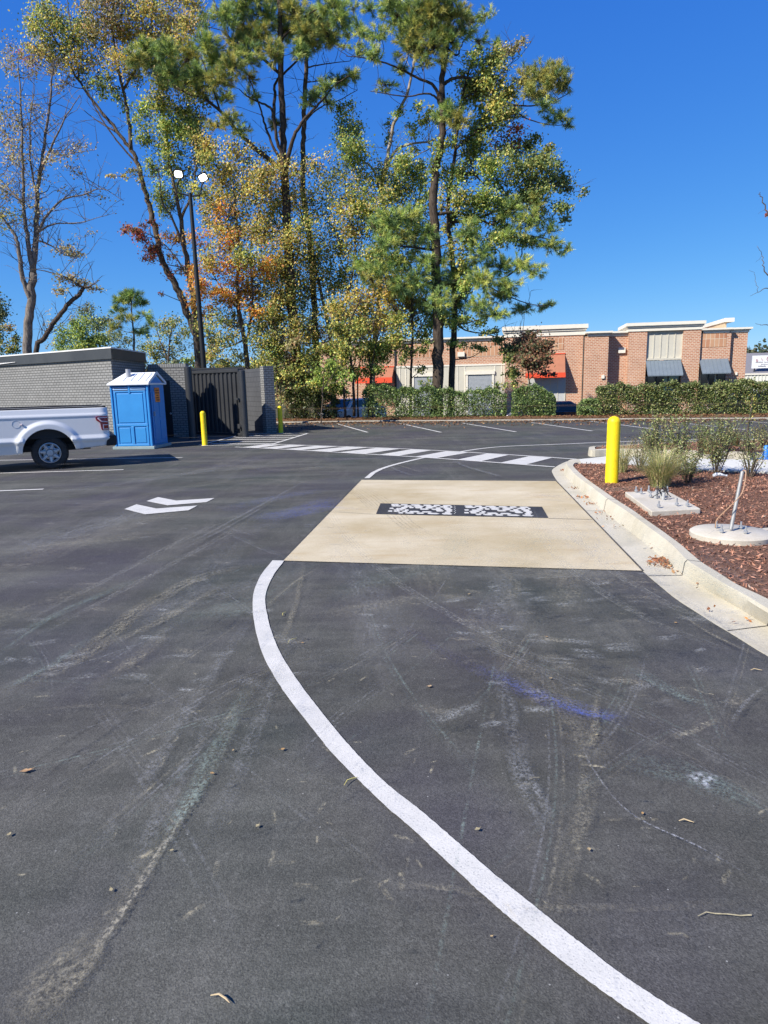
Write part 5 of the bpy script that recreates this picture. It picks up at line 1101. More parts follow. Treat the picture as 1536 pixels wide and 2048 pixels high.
# --- the stand of tall trees
tree('sparse_tree', 'thinly leaved forked tree against blue sky at far left', 33, [
     ([(53, 760), (55, 690), (60, 620), (66, 545)], .24, .17), ([(62, 600), (46, 560), (38, 500), (30, 470), (8, 440), (-25, 385)], .14, .03), ([(66, 545), (56, 480), (48, 420), (45, 330), (42, 210), (36, 120)], .13, .02),
     ([(66, 545), (72, 470), (74, 400), (80, 345), (94, 250), (103, 165), (108, 118)], .15, .02), ([(80, 345), (100, 300), (128, 240), (160, 190)], .07, .012), ([(75, 465), (95, 430), (125, 400), (165, 390), (205, 378), (248, 402)], .07, .01),
     ([(78, 462), (110, 448), (160, 445), (215, 430)], .05, .01), ([(46, 410), (20, 380), (-8, 350)], .06, .02), ([(74, 400), (62, 330), (60, 250), (70, 170)], .06, .012), ([(100, 300), (118, 310), (150, 305), (190, 300)], .03, .008), ([(76, 480), (100, 490), (130, 510), (160, 515)], .04, .01)],
     [(20, 110, 26, 34, P_TAN, .4), (14, 190, 30, 30, P_TAN, .3), (30, 240, 34, 34, P_TAN, .3), (75, 235, 26, 26, P_TAN, .35), (62, 150, 24, 30, P_TAN, .3), (40, 300, 36, 34, P_TAN, .3), (110, 310, 34, 26, P_TAN, .25), (150, 300, 30, 22, P_TAN, .22), (5, 380, 30, 30, P_TAN, .35), (155, 330, 25, 18, P_TAN, .2), (30, 440, 36, 30, P_OLIVE, .35), (60, 390, 26, 30, P_TAN, .22), (120, 500, 36, 22, P_TAN, .4), (160, 505, 22, 14, P_TAN, .3), (170, 470, 22, 12, P_TAN, .2), (0, 260, 25, 40, P_TAN, .3), (100, 370, 30, 20, P_TAN, .2), (200, 390, 35, 20, P_TAN, .12), (15, 330, 30, 30, P_TAN, .3)], 'bark_grey', lsize=.10, dens=.75, twigs=260)
tree('leaning_tree', 'dark bare leaning trunk with broken top beside thinly leaved tree', 32, [([(64, 800), (72, 706), (88, 678), (110, 642), (140, 605), (158, 590), (167, 573)], .13, .08), ([(166, 577), (142, 560), (118, 550), (85, 541), (50, 538)], .05, .012), ([(166, 575), (180, 572), (200, 560)], .05, .01)],
     [(130, 572, 26, 18, P_TAN, .55), (182, 568, 20, 14, P_TAN, .5), (150, 556, 20, 12, P_TAN, .35)], 'bark_pine')
tree('sweetgum_tree', 'leaning sweetgum with long bare trunk and golden olive top', 38, [
     ([(408, 790), (398, 700), (388, 660), (366, 602), (345, 560), (322, 515), (306, 440), (292, 390), (276, 330), (262, 300), (236, 265), (205, 225), (160, 165), (122, 100), (95, 50)], .27, .03),
     ([(262, 300), (258, 240), (246, 180), (235, 130), (225, 60), (230, -40)], .11, .03), ([(236, 265), (200, 245), (160, 215)], .05, .012), ([(246, 180), (275, 130), (300, 70), (310, -20)], .07, .02), ([(160, 165), (150, 110), (140, 40), (130, -20)], .05, .015), ([(276, 330), (225, 270), (190, 215), (165, 150)], .05, .02)],
     [(75, 50, 32, 36, P_OLIVE), (110, 35, 36, 36, P_OLIVE), (122, 100, 36, 30, P_OLIVE), (78, 100, 28, 24, P_GOLD, .8), (160, 128, 34, 26, P_GOLD, .9), (60, 122, 22, 18, P_RED, .5), (90, 135, 26, 14, P_TAN, .5), (200, 30, 36, 36, P_TAN, .9), (195, 85, 36, 34, P_GOLD), (240, 10, 40, 34, P_TAN, .9), (255, 65, 42, 36, P_GOLD), (300, 15, 42, 36, P_GOLD), (300, 75, 42, 34, P_GOLD), (345, 40, 36, 34, P_GOLD), (350, 95, 32, 30, P_GOLD), (230, 125, 34, 24, P_GOLD), (180, 155, 22, 18, P_OLIVE, .8), (272, 135, 30, 28, P_OLIVE), (215, 165, 22, 18, P_OLIVE, .8), (240, 200, 20, 18, P_GREEN, .7), (195, 180, 18, 16, P_GREEN, .8), (170, 40, 34, 30, P_OLIVE, .8), (385, 60, 30, 35, P_GOLD, .8), (390, 10, 32, 25, P_GOLD, .8), (215, -10, 50, 22, P_TAN), (320, -20, 60, 20, P_GOLD), (140, 70, 30, 26, P_OLIVE, .8), (130, 165, 24, 16, P_TAN, .35)], 'bark_gum')
tree('sweetgum_tree', 'dark trunked sweetgum behind lamp pole with green upper leaves and red sprays', 37, [
     ([(400, 790), (394, 690), (390, 640), (380, 560), (370, 500), (362, 440), (352, 390), (338, 320), (330, 250), (318, 170)], .24, .03), ([(370, 500), (346, 440), (324, 400), (318, 340)], .08, .02), ([(362, 440), (385, 380), (395, 300), (400, 220)], .08, .02), ([(380, 560), (340, 500), (300, 470), (255, 458)], .05, .01)],
     [(290, 228, 32, 26, P_GREEN), (318, 195, 30, 32, P_OLIVE), (330, 250, 34, 28, P_GREEN), (362, 215, 34, 30, P_OLIVE), (370, 270, 34, 30, P_GREEN), (338, 300, 34, 28, P_GREEN), (302, 280, 26, 18, P_GREEN, .8), (398, 245, 30, 30, P_OLIVE), (300, 338, 24, 18, P_GREEN, .8), (278, 350, 18, 14, P_GOLD, .5), (322, 382, 26, 24, P_GREEN, .9), (352, 355, 30, 28, P_GREEN), (392, 320, 30, 34, P_OLIVE), (402, 195, 30, 28, P_OLIVE), (415, 290, 28, 30, P_GOLD), (255, 458, 22, 11, P_RED, 1.1), (285, 472, 24, 14, P_RED, 1.1), (310, 490, 22, 20, P_RED, .9), (300, 450, 16, 10, P_RED, .8), (345, 490, 26, 20, P_ORANGE, .8), (305, 515, 18, 14, P_RED, .6), (235, 352, 18, 9, P_GOLD, .6), (352, 410, 24, 22, P_GREEN, .8), (330, 430, 16, 20, P_GREEN, .5), (330, 150, 34, 24, P_OLIVE), (380, 160, 34, 30, P_GOLD), (360, 530, 24, 20, P_ORANGE, .6), (335, 545, 14, 12, P_RED, .4), (320, 585, 10, 8, P_RED, .4)], 'bark_gum')
tree('sweetgum_tree', 'crooked sweetgum with orange and red lower leaves left of the big pine', 35.6, [
     ([(496, 790), (494, 720), (486, 665), (478, 620), (475, 560), (480, 500), (470, 430), (466, 370)], .17, .03), ([(490, 700), (500, 650), (506, 590), (500, 500), (520, 420)], .09, .02), ([(488, 680), (466, 690), (440, 700)], .05, .02), ([(478, 620), (440, 570), (410, 520)], .05, .02), ([(555, 790), (552, 720), (545, 660), (535, 600)], .09, .03)],
     [(440, 358, 38, 32, P_GOLD, .9), (482, 340, 38, 32, P_GOLD), (430, 408, 34, 28, P_GOLD, .9), (470, 400, 38, 32, P_OLIVE), (512, 388, 38, 36, P_GOLD), (440, 458, 34, 26, P_GOLD, .9), (482, 450, 38, 32, P_OLIVE), (402, 432, 24, 24, P_GOLD, .6), (400, 480, 28, 20, P_ORANGE, .8), (430, 508, 34, 22, P_GOLD, .8), (462, 540, 34, 22, P_ORANGE), (392, 545, 24, 20, P_ORANGE, .8), (412, 570, 32, 16, P_ORANGE, .9), (482, 575, 34, 26, P_ORANGE), (502, 520, 34, 30, P_OLIVE), (442, 578, 24, 16, P_ORANGE), (465, 606, 22, 14, P_RED, .6), (522, 560, 34, 30, P_GOLD), (440, 640, 38, 26, P_OLIVE, .6), (420, 685, 36, 26, P_OLIVE, .8), (462, 670, 28, 28, P_OLIVE, .7), (512, 620, 34, 34, P_OLIVE), (522, 680, 34, 36, P_OLIVE), (548, 640, 30, 36, P_OLIVE), (562, 590, 38, 38, P_GOLD), (385, 600, 20, 24, P_ORANGE, .5), (540, 700, 26, 30, P_OLIVE), (400, 655, 22, 20, P_OLIVE, .6), (485, 710, 26, 16, P_OLIVE, .6), (470, 300, 34, 26, P_GOLD, .8), (430, 330, 30, 24, P_OLIVE, .8), (480, 500, 36, 26, P_GOLD), (520, 450, 34, 34, P_GOLD, .9), (450, 430, 34, 28, P_TAN, .7), (410, 390, 28, 26, P_OLIVE, .8), (545, 560, 30, 34, P_GOLD, .9), (505, 580, 32, 30, P_ORANGE, .8), (465, 640, 30, 24, P_GOLD, .8), (530, 340, 34, 30, P_GOLD, .8), (430, 530, 36, 24, P_ORANGE), (470, 490, 34, 26, P_ORANGE, .8), (400, 590, 28, 20, P_ORANGE), (520, 540, 32, 26, P_ORANGE, .8), (450, 600, 34, 20, P_ORANGE), (440, 430, 30, 24, P_ORANGE, .6), (500, 620, 28, 22, P_ORANGE, .6), (425, 620, 24, 18, P_ORANGE, .8)], 'bark_gum', dens=.7)
tree('pine_tree', 'tall pine with spreading limbs fanning from its trunk left of centre', 35.4, [
     ([(602, 800), (598, 740), (590, 690), (583, 600), (578, 520), (574, 430), (570, 360), (568, 330), (566, 250), (563, 180), (561, 100), (560, 0), (560, -80)], .33, .10),
     ([(570, 345), (540, 320), (500, 288), (468, 255), (440, 222), (405, 195), (380, 188), (340, 165), (295, 125)], .13, .025), ([(572, 340), (578, 305), (592, 265), (612, 235), (645, 200), (670, 170), (700, 150)], .12, .02), ([(568, 320), (556, 285), (548, 240), (540, 215), (520, 205), (498, 195), (478, 178)], .10, .02), ([(565, 330), (545, 290), (530, 250), (520, 215), (500, 160), (480, 120)], .08, .02),
     ([(548, 240), (550, 190), (552, 165), (590, 125), (625, 90), (660, 70)], .09, .02), ([(563, 150), (520, 110), (480, 60), (450, 10), (430, -20)], .08, .02), ([(561, 80), (600, 40), (650, 10)], .07, .02), ([(480, 110), (450, 60), (435, 20), (420, -15)], .06, .02), ([(440, 60), (420, 55), (382, 52)], .02, .01), ([(440, 222), (420, 160), (400, 110)], .05, .015)],
     [(290, 100, 26, 24, P_PINE), (270, 115, 20, 18, P_PGOLD), (310, 130, 26, 22, P_PGOLD), (335, 100, 26, 24, P_PINE), (345, 145, 28, 22, P_PINE), (380, 110, 28, 26, P_PGOLD), (400, 150, 30, 24, P_PINE), (415, 85, 26, 22, P_PINE), (375, 165, 26, 16, P_PGOLD, .8), (430, 120, 28, 24, P_PINE), (440, 160, 26, 22, P_PGOLD), (450, 190, 22, 16, P_PINE, .7), (465, 130, 26, 24, P_PGOLD), (470, 85, 28, 22, P_PGOLD), (500, 110, 28, 24, P_PINE), (490, 60, 28, 24, P_PGOLD), (450, 30, 26, 24, P_PINE), (520, 70, 26, 24, P_PGOLD), (530, 30, 28, 24, P_PINE), (480, 15, 28, 22, P_PINE), (545, 105, 24, 22, P_PGOLD), (570, 60, 28, 24, P_PINE), (590, 20, 28, 24, P_PGOLD), (610, 60, 28, 24, P_PGOLD), (640, 40, 28, 24, P_PINE), (625, 85, 24, 20, P_PGOLD), (660, 70, 24, 20, P_PGOLD), (680, 30, 26, 22, P_PINE), (600, 100, 22, 18, P_PINE), (660, 10, 30, 22, P_PINE), (560, -5, 40, 20, P_PINE), (505, -10, 40, 18, P_PINE), (650, 172, 20, 16, P_PINE), (680, 160, 22, 16, P_PINE), (705, 150, 14, 14, P_PINE), (630, 190, 18, 14, P_PINE), (655, 205, 16, 14, P_PINE, .7), (615, 205, 14, 14, P_PINE, .7), (505, 190, 14, 14, P_PINE, .8), (555, 248, 22, 12, P_PGOLD), (460, 235, 24, 14, P_PGOLD, .8), (480, 260, 22, 14, P_PINE, .7), (430, 250, 20, 14, P_OLIVE, .6), (405, 45, 10, 16, P_PINE, .6), (320, 165, 22, 14, P_PGOLD, .7), (500, 155, 20, 14, P_PGOLD, .7), (690, 60, 14, 14, P_PINE, .6)], 'bark_pine', 'pine')
tree('slender_pine_tree', 'slender straight trunk, dark below and pale above, behind the big pine', 37.5, [
     ([(635, 790), (633, 720), (630, 640), (624, 520), (614, 430), (606, 380), (606, 300), (608, 240), (611, 160), (614, 100), (616, 40)], .21, .09), ([(608, 245), (640, 215), (680, 200), (715, 180)], .045, .015), ([(613, 135), (650, 128), (700, 122)], .04, .015), ([(612, 165), (630, 163), (650, 160)], .03, .01)],
     [(640, 60, 30, 24, P_PINE), (690, 90, 16, 12, P_PINE, .4), (600, 40, 26, 22, P_PINE), (720, 60, 20, 16, P_PINE, .5), (705, 10, 16, 14, P_PINE, .5)], 'bark_gum', 'pine')
tree('sweetgum_tree', 'broad sweetgum with dense gold and olive leaves around the big pine trunk', 36.0, [
     ([(668, 800), (666, 740), (660, 670), (645, 600), (630, 530), (615, 470), (600, 420)], .14, .04), ([(660, 670), (690, 600), (710, 520), (705, 440), (690, 370)], .08, .02), ([(630, 530), (570, 480), (540, 420)], .06, .02), ([(645, 600), (600, 590), (570, 560)], .05, .02)],
     [(540, 428, 42, 36, P_OLIVE), (592, 418, 38, 36, P_GOLD, .9), (560, 480, 42, 36, P_GOLD), (622, 470, 38, 36, P_OLIVE), (602, 520, 42, 36, P_GOLD), (652, 428, 32, 36, P_OLIVE, .8), (642, 520, 36, 34, P_OLIVE), (690, 500, 36, 36, P_OLIVE, .9), (562, 540, 36, 34, P_OLIVE), (622, 580, 42, 36, P_GOLD), (672, 570, 36, 36, P_OLIVE), (602, 640, 36, 34, P_OLIVE), (652, 640, 32, 28, P_OLIVE, .7), (702, 620, 42, 40, P_GOLD), (692, 560, 34, 30, P_OLIVE), (722, 665, 36, 30, P_GOLD, .8), (732, 540, 34, 34, P_OLIVE), (752, 590, 44, 44, P_GOLD), (782, 520, 34, 34, P_OLIVE, .8), (540, 360, 38, 32, P_GOLD, .8), (502, 320, 36, 28, P_GOLD, .7), (622, 380, 34, 32, P_OLIVE, .6), (662, 360, 32, 36, P_OLIVE, .8), (692, 322, 30, 36, P_GREEN, .8), (700, 400, 36, 36, P_OLIVE, .9), (742, 425, 36, 32, P_OLIVE, .9), (590, 350, 24, 30, P_GOLD, .6), (640, 320, 28, 26, P_GOLD, .5), (720, 470, 34, 34, P_OLIVE, .9), (580, 590, 32, 30, P_OLIVE), (570, 680, 30, 30, P_OLIVE, .7), (690, 675, 24, 20, P_OLIVE, .6), (640, 690, 16, 18, P_OLIVE, .4), (575, 400, 34, 30, P_GOLD), (530, 470, 34, 34, P_GOLD, .9), (590, 560, 36, 30, P_OLIVE), (545, 520, 34, 34, P_GOLD, .9), (650, 480, 34, 34, P_GOLD, .9), (610, 330, 26, 26, P_OLIVE, .6), (665, 620, 30, 30, P_OLIVE, .9), (740, 500, 34, 30, P_OLIVE), (700, 440, 34, 30, P_GOLD, .9), (565, 620, 34, 34, P_GOLD, .9), (770, 560, 34, 30, P_GOLD, .9), (615, 690, 26, 22, P_OLIVE, .7)], 'bark_gum', dens=.62)
tree('crooked_tree', 'crooked tree with pale bare limbs reaching right near the right pine', 36.8, [
     ([(742, 800), (748, 700), (758, 600), (764, 500), (766, 420), (764, 380), (766, 350), (772, 325), (786, 260), (797, 225), (815, 185), (826, 140), (830, 105), (826, 50)], .15, .05), ([(765, 400), (758, 375), (750, 345), (738, 330), (715, 316), (690, 306)], .09, .02), ([(766, 365), (775, 330), (795, 298), (828, 287), (855, 284), (872, 278)], .09, .035), ([(855, 284), (866, 296), (864, 320), (850, 345), (836, 358)], .035, .01), ([(800, 325), (830, 312), (862, 296)], .04, .02)],
     [(690, 255, 30, 44, P_GREEN, .9), (680, 215, 22, 18, P_GREEN, .6), (702, 298, 36, 30, P_GREEN), (738, 355, 36, 30, P_OLIVE), (790, 345, 26, 36, P_GREEN, .9), (822, 350, 30, 34, P_GREEN, .8), (842, 330, 20, 20, P_GREEN, .6), (802, 398, 36, 30, P_OLIVE, .9), (762, 440, 34, 30, P_OLIVE), (832, 258, 24, 20, P_GREEN, .7), (852, 235, 24, 18, P_GREEN, .8), (780, 275, 16, 14, P_DARK, .6), (800, 222, 18, 14, P_GREEN, .6), (775, 245, 12, 10, P_DARK, .5), (830, 215, 16, 14, P_GREEN, .5), (850, 400, 26, 26, P_GREEN, .7), (820, 300, 18, 14, P_OLIVE, .5), (720, 265, 12, 20, P_GREEN, .4), (830, 440, 32, 30, P_OLIVE, .8), (790, 480, 32, 30, P_GREEN, .8), (845, 370, 24, 30, P_GREEN, .7), (760, 390, 32, 26, P_OLIVE, .8), (720, 420, 32, 28, P_OLIVE, .8), (820, 530, 28, 28, P_OLIVE, .6)], 'bark_pale', twigs=80)
tree('pine_tree', 'tallest right hand pine with thick dark trunk before brick shop', 34, [
     ([(873, 800), (875, 730), (876, 650), (873, 560), (871, 480), (866, 410), (870, 350), (880, 300), (886, 240), (884, 180), (890, 120), (897, 50), (902, -40)], .33, .09),
     ([(884, 215), (868, 172), (840, 158), (805, 140), (765, 124), (722, 115), (692, 112)], .085, .015), ([(884, 222), (872, 195), (850, 187), (815, 193), (765, 186), (740, 182)], .06, .012), ([(888, 168), (905, 158), (935, 155), (975, 175), (1010, 205), (1055, 212), (1100, 205), (1140, 185)], .085, .015), ([(897, 100), (915, 110), (925, 85), (950, 60)], .06, .012),
     ([(868, 430), (905, 425), (940, 432), (985, 450), (1040, 468), (1095, 478), (1140, 492)], .085, .012), ([(874, 580), (915, 560), (960, 565), (1010, 590), (1060, 608), (1105, 612)], .07, .010), ([(870, 500), (830, 495), (795, 490), (762, 470), (742, 445)], .07, .015), ([(872, 560), (830, 575), (790, 562), (748, 550)], .06, .015), ([(1010, 205), (1050, 235), (1100, 250), (1140, 248)], .04, .01), ([(985, 450), (1005, 420), (1030, 400), (1060, 385)], .05, .012), ([(1000, 560), (1030, 540), (1045, 500), (1040, 470)], .05, .02), ([(897, 80), (860, 50), (820, 30)], .05, .012)],
     [(790, 30, 30, 26, P_PINE), (830, 38, 34, 30, P_PGOLD), (870, 28, 34, 32, P_PGOLD), (912, 28, 30, 30, P_PGOLD), (760, 68, 22, 20, P_PINE, .7), (820, 88, 34, 26, P_PGOLD), (862, 88, 30, 28, P_PGOLD), (902, 78, 28, 26, P_PINE), (942, 38, 24, 16, P_PINE, .7), (970, 28, 18, 12, P_PINE, .6), (750, 108, 22, 16, P_PINE, .8), (800, 138, 22, 16, P_PINE, .6), (772, 172, 30, 12, P_PINE, .6), (962, 82, 18, 16, P_PINE, .6), (720, 100, 18, 12, P_PINE, .8), (780, 5, 34, 18, P_PINE), (860, -10, 50, 18, P_PINE), (735, 20, 18, 16, P_PINE, .7), (885, 120, 20, 18, P_PGOLD, .7), (845, 125, 20, 14, P_PGOLD, .7), (1050, 155, 22, 22, P_PGOLD), (1082, 150, 28, 26, P_PGOLD, 1.2), (1110, 148, 24, 24, P_PGOLD, 1.2), (1128, 168, 18, 22, P_PGOLD), (1085, 188, 26, 18, P_PGOLD), (1060, 185, 20, 16, P_PGOLD), (1122, 232, 22, 16, P_PINE, .8), (1140, 252, 12, 10, P_PINE, .7), (1100, 240, 18, 12, P_PINE, .6), (900, 222, 26, 22, P_PINE), (922, 240, 22, 20, P_PGOLD), (875, 235, 14, 16, P_PINE, .6), (995, 82, 7, 9, P_PINE, .8),
      (1020, 420, 30, 28, P_PINE), (1050, 398, 28, 24, P_PINE), (1075, 402, 20, 22, P_PGOLD, .9), (1010, 470, 28, 22, P_PINE), (1060, 482, 28, 16, P_PINE), (1100, 490, 28, 14, P_PINE, .9), (1130, 500, 14, 12, P_PINE), (1040, 530, 28, 22, P_PINE, .8), (962, 560, 34, 28, P_PINE), (902, 570, 32, 28, P_PINE), (870, 556, 24, 26, P_PINE, .8), (922, 602, 28, 26, P_PINE), (850, 600, 22, 20, P_PINE, .6), (1000, 590, 34, 22, P_PGOLD, .8), (990, 628, 30, 14, P_PINE), (1042, 620, 28, 12, P_PINE), (1085, 614, 16, 8, P_PINE), (1103, 606, 8, 8, P_PINE, 1.2), (780, 440, 34, 26, P_PINE), (822, 430, 28, 22, P_PINE), (750, 448, 22, 18, P_PINE), (760, 540, 36, 20, P_PINE), (800, 522, 32, 22, P_PINE), (832, 560, 32, 26, P_PINE), (740, 560, 22, 16, P_PGOLD), (850, 520, 24, 20, P_PINE), (805, 470, 22, 14, P_PGOLD, .7), (885, 520, 20, 18, P_PINE, .7), (950, 520, 20, 14, P_PINE, .6), (940, 460, 28, 24, P_PINE, .8), (1000, 530, 30, 24, P_PINE, .8), (960, 500, 26, 22, P_PINE, .7), (1020, 570, 28, 20, P_PINE, .8), (1075, 540, 26, 20, P_PINE, .5), (920, 540, 30, 24, P_PINE, .9), (880, 600, 30, 26, P_PINE, .8), (960, 610, 30, 22, P_PINE, .9), (1060, 440, 28, 26, P_PINE, .8), (1100, 455, 26, 20, P_PINE, .6), (830, 470, 28, 22, P_PINE, .9), (770, 490, 30, 24, P_PINE, .9), (800, 570, 30, 24, P_PINE, .9), (860, 470, 24, 24, P_PINE, .7), (720, 530, 24, 20, P_PINE, .6), (1090, 210, 26, 16, P_PINE, .7), (1030, 230, 22, 16, P_PINE, .5), (820, 60, 34, 26, P_PINE), (880, 60, 30, 26, P_PINE), (720, 60, 20, 26, P_PINE, .5), (930, 60, 24, 20, P_PINE, .6), (840, 15, 40, 20, P_PINE)], 'bark_pine', 'pine', dens=.8)
tree('sweetgum_tree', 'dark leaved sweetgum just right of the thickest dark pine trunk', 34.8, [
     ([(902, 800), (905, 720), (910, 620), (905, 520), (898, 460), (896, 410), (905, 340), (914, 270), (924, 200), (942, 130), (960, 90)], .19, .03), ([(900, 445), (940, 440), (985, 425), (1030, 400), (1080, 370), (1130, 375)], .08, .015), ([(910, 300), (955, 262), (1000, 250), (1030, 260)], .06, .015), ([(905, 345), (950, 350), (1000, 330), (1050, 320)], .06, .015), ([(905, 640), (930, 660), (970, 668), (1010, 678), (1050, 690)], .05, .012), ([(950, 350), (970, 375), (945, 395)], .04, .015), ([(924, 200), (970, 170), (1010, 140), (1035, 110)], .05, .01)],
     [(950, 118, 28, 22, P_GREEN, .8), (982, 120, 28, 22, P_OLIVE), (1005, 110, 20, 18, P_GOLD, .8), (1036, 100, 20, 14, P_TAN, .9), (960, 158, 32, 26, P_OLIVE), (1000, 158, 32, 26, P_OLIVE), (942, 198, 28, 26, P_GREEN, .9), (982, 198, 32, 26, P_OLIVE), (1020, 192, 24, 20, P_OLIVE, .8), (990, 245, 26, 26, P_GREEN, .9), (960, 240, 24, 22, P_GREEN, .8), (950, 298, 36, 26, P_GREEN), (1005, 285, 34, 22, P_RED, .45), (1040, 265, 24, 16, P_RED, .35), (930, 340, 30, 26, P_GREEN), (982, 340, 36, 26, P_GREEN), (1032, 330, 36, 26, P_DARK), (1082, 332, 32, 30, P_DARK), (1060, 290, 22, 18, P_OLIVE), (1085, 300, 20, 16, P_OLIVE, .8), (1110, 362, 32, 26, P_DARK), (1142, 372, 26, 16, P_DARK, .7), (1165, 385, 14, 9, P_DARK, .6), (1082, 392, 30, 22, P_DARK), (1122, 410, 30, 20, P_DARK, .7), (920, 400, 28, 26, P_OLIVE, .9), (962, 400, 36, 26, P_GREEN), (900, 450, 22, 24, P_OLIVE, .8), (940, 480, 30, 26, P_GREEN, .8), (990, 382, 28, 24, P_GREEN), (1130, 440, 18, 12, P_DARK, .5), (1115, 330, 14, 12, P_DARK, .5), (898, 645, 26, 16, P_GREEN, .8), (940, 650, 26, 16, P_GREEN, .7), (872, 640, 20, 16, P_BRIGHT, .7), (932, 688, 26, 14, P_GREEN, .6), (965, 702, 18, 10, P_GREEN, .6), (900, 695, 14, 12, P_GREEN, .4), (1040, 470, 30, 20, P_DARK, .5), (980, 490, 26, 20, P_GREEN, .6), (905, 290, 18, 22, P_GREEN, .6), (885, 400, 14, 30, P_OLIVE, .5), (1090, 440, 24, 16, P_DARK, .6), (970, 180, 34, 30, P_OLIVE, .8), (930, 160, 26, 28, P_OLIVE, .7), (1010, 220, 30, 26, P_OLIVE, .7), (960, 270, 32, 24, P_OLIVE, .7), (1020, 300, 32, 26, P_GREEN, .7), (900, 360, 26, 30, P_GREEN, .7), (950, 430, 34, 30, P_GREEN, .8), (1000, 420, 34, 28, P_DARK, .8), (1050, 370, 34, 30, P_DARK, .9), (1060, 320, 28, 24, P_GREEN, .8), (910, 510, 24, 30, P_OLIVE, .7), (940, 580, 26, 26, P_GREEN, .6), (990, 460, 30, 22, P_DARK, .7), (870, 320, 22, 28, P_GREEN, .6), (905, 240, 20, 28, P_OLIVE, .6), (890, 640, 34, 22, P_GREEN, .7)], 'bark_pine', twigs=90)
tree('young_tree', 'small dark leaved tree with maroon foliage before the red awning', 33.6, [
     ([(1062, 815), (1060, 780), (1056, 740), (1050, 700), (1046, 670)], .05, .02), ([(1058, 760), (1078, 740), (1090, 735)], .02, .008), ([(1054, 730), (1030, 720), (1012, 715)], .02, .008)],
     [(1040, 688, 28, 20, P_MAROON, .9), (1068, 680, 28, 20, P_MAROON, .9), (1010, 690, 22, 14, P_DARK, .6), (1050, 725, 28, 20, P_MAROON), (1080, 720, 22, 18, P_MAROON, .9), (1022, 742, 20, 14, P_DARK, .8), (1095, 745, 18, 8, P_MAROON, .6), (1035, 760, 16, 14, P_DARK, .5), (985, 660, 20, 10, P_DARK, .5), (1000, 770, 12, 12, P_DARK, .5), (1060, 700, 34, 26, P_MAROON, .9), (1030, 710, 26, 22, P_DARK, .8), (1085, 700, 22, 20, P_MAROON, .8)], 'bark_pine', lsize=.12, dens=1.5, twigs=5)
tree('young_tree', 'slim straight young tree with gold green leaves left of thick dark pine', 34, [
     ([(820, 800), (822, 740), (825, 660), (822, 600), (815, 550)], .09, .03), ([(824, 680), (850, 640), (860, 610)], .03, .01), ([(824, 660), (795, 630), (780, 600)], .03, .01)],
     [(790, 620, 36, 36, P_GOLD), (830, 602, 32, 32, P_OLIVE), (800, 660, 32, 26, P_OLIVE, .9), (842, 650, 28, 26, P_GREEN, .9), (778, 682, 28, 20, P_OLIVE, .8), (832, 700, 22, 16, P_GREEN, .7), (850, 690, 14, 14, P_GREEN, .6), (800, 590, 28, 24, P_GOLD, .9), (808, 720, 12, 20, P_DARK, .5), (845, 740, 14, 14, P_DARK, .5), (850, 770, 12, 14, P_DARK, .4)], 'bark_pine')
tree('multi_stem_tree', 'cluster of dark stems with olive leaves in front of the white car', 33.8, [
     ([(690, 835), (688, 770), (682, 710), (672, 655)], .075, .03), ([(708, 832), (706, 760), (699, 690), (702, 640), (722, 600)], .08, .03), ([(738, 832), (741, 760), (738, 700), (748, 640)], .085, .03), ([(741, 740), (752, 690), (765, 640)], .04, .015), ([(706, 740), (715, 700), (725, 660)], .04, .015)],
     [(740, 700, 34, 26, P_OLIVE), (700, 700, 28, 26, P_OLIVE, .9), (682, 662, 28, 26, P_OLIVE), (762, 700, 28, 22, P_GREEN, .9), (722, 742, 28, 20, P_OLIVE, .7), (760, 742, 22, 18, P_GREEN, .6), (690, 748, 22, 18, P_BRIGHT, .6), (715, 655, 30, 26, P_OLIVE, .9), (750, 650, 30, 26, P_GOLD), (665, 700, 20, 22, P_OLIVE, .6), (690, 780, 16, 14, P_GREEN, .5), (740, 775, 14, 12, P_DARK, .4)], 'bark_pine')
tree('young_tree', 'bushy sapling with bright green leaves beside the brick gate pillar', 32.6, [([(640, 830), (645, 780), (650, 740), (655, 715)], .035, .015), ([(645, 780), (665, 750), (680, 730)], .02, .008)],
     [(650, 735, 26, 20, P_BRIGHT, .8), (670, 745, 24, 20, P_BRIGHT, .8), (640, 765, 28, 16, P_BRIGHT, .7), (668, 775, 22, 18, P_GREEN, .8), (690, 755, 16, 18, P_BRIGHT, .5), (610, 770, 22, 14, P_OLIVE, .8)], 'bark_gum')
tree('vine_thicket', 'tangled brown thicket of vines around the big pine base', 34.6, [([(585, 835), (582, 780), (578, 730), (572, 690)], .05, .02), ([(560, 790), (566, 740), (572, 700)], .03, .01), ([(600, 800), (590, 760), (580, 720)], .03, .01)],
     [(575, 760, 26, 26, P_TAN, .7), (585, 722, 22, 22, P_MAROON, .7), (568, 800, 18, 22, P_TAN, .6), (600, 780, 20, 20, P_OLIVE, .7), (565, 720, 18, 20, P_OLIVE, .7), (610, 740, 18, 18, P_OLIVE, .6), (590, 690, 18, 16, P_TAN, .6)], 'bark_gum', cat='thicket', group=None)
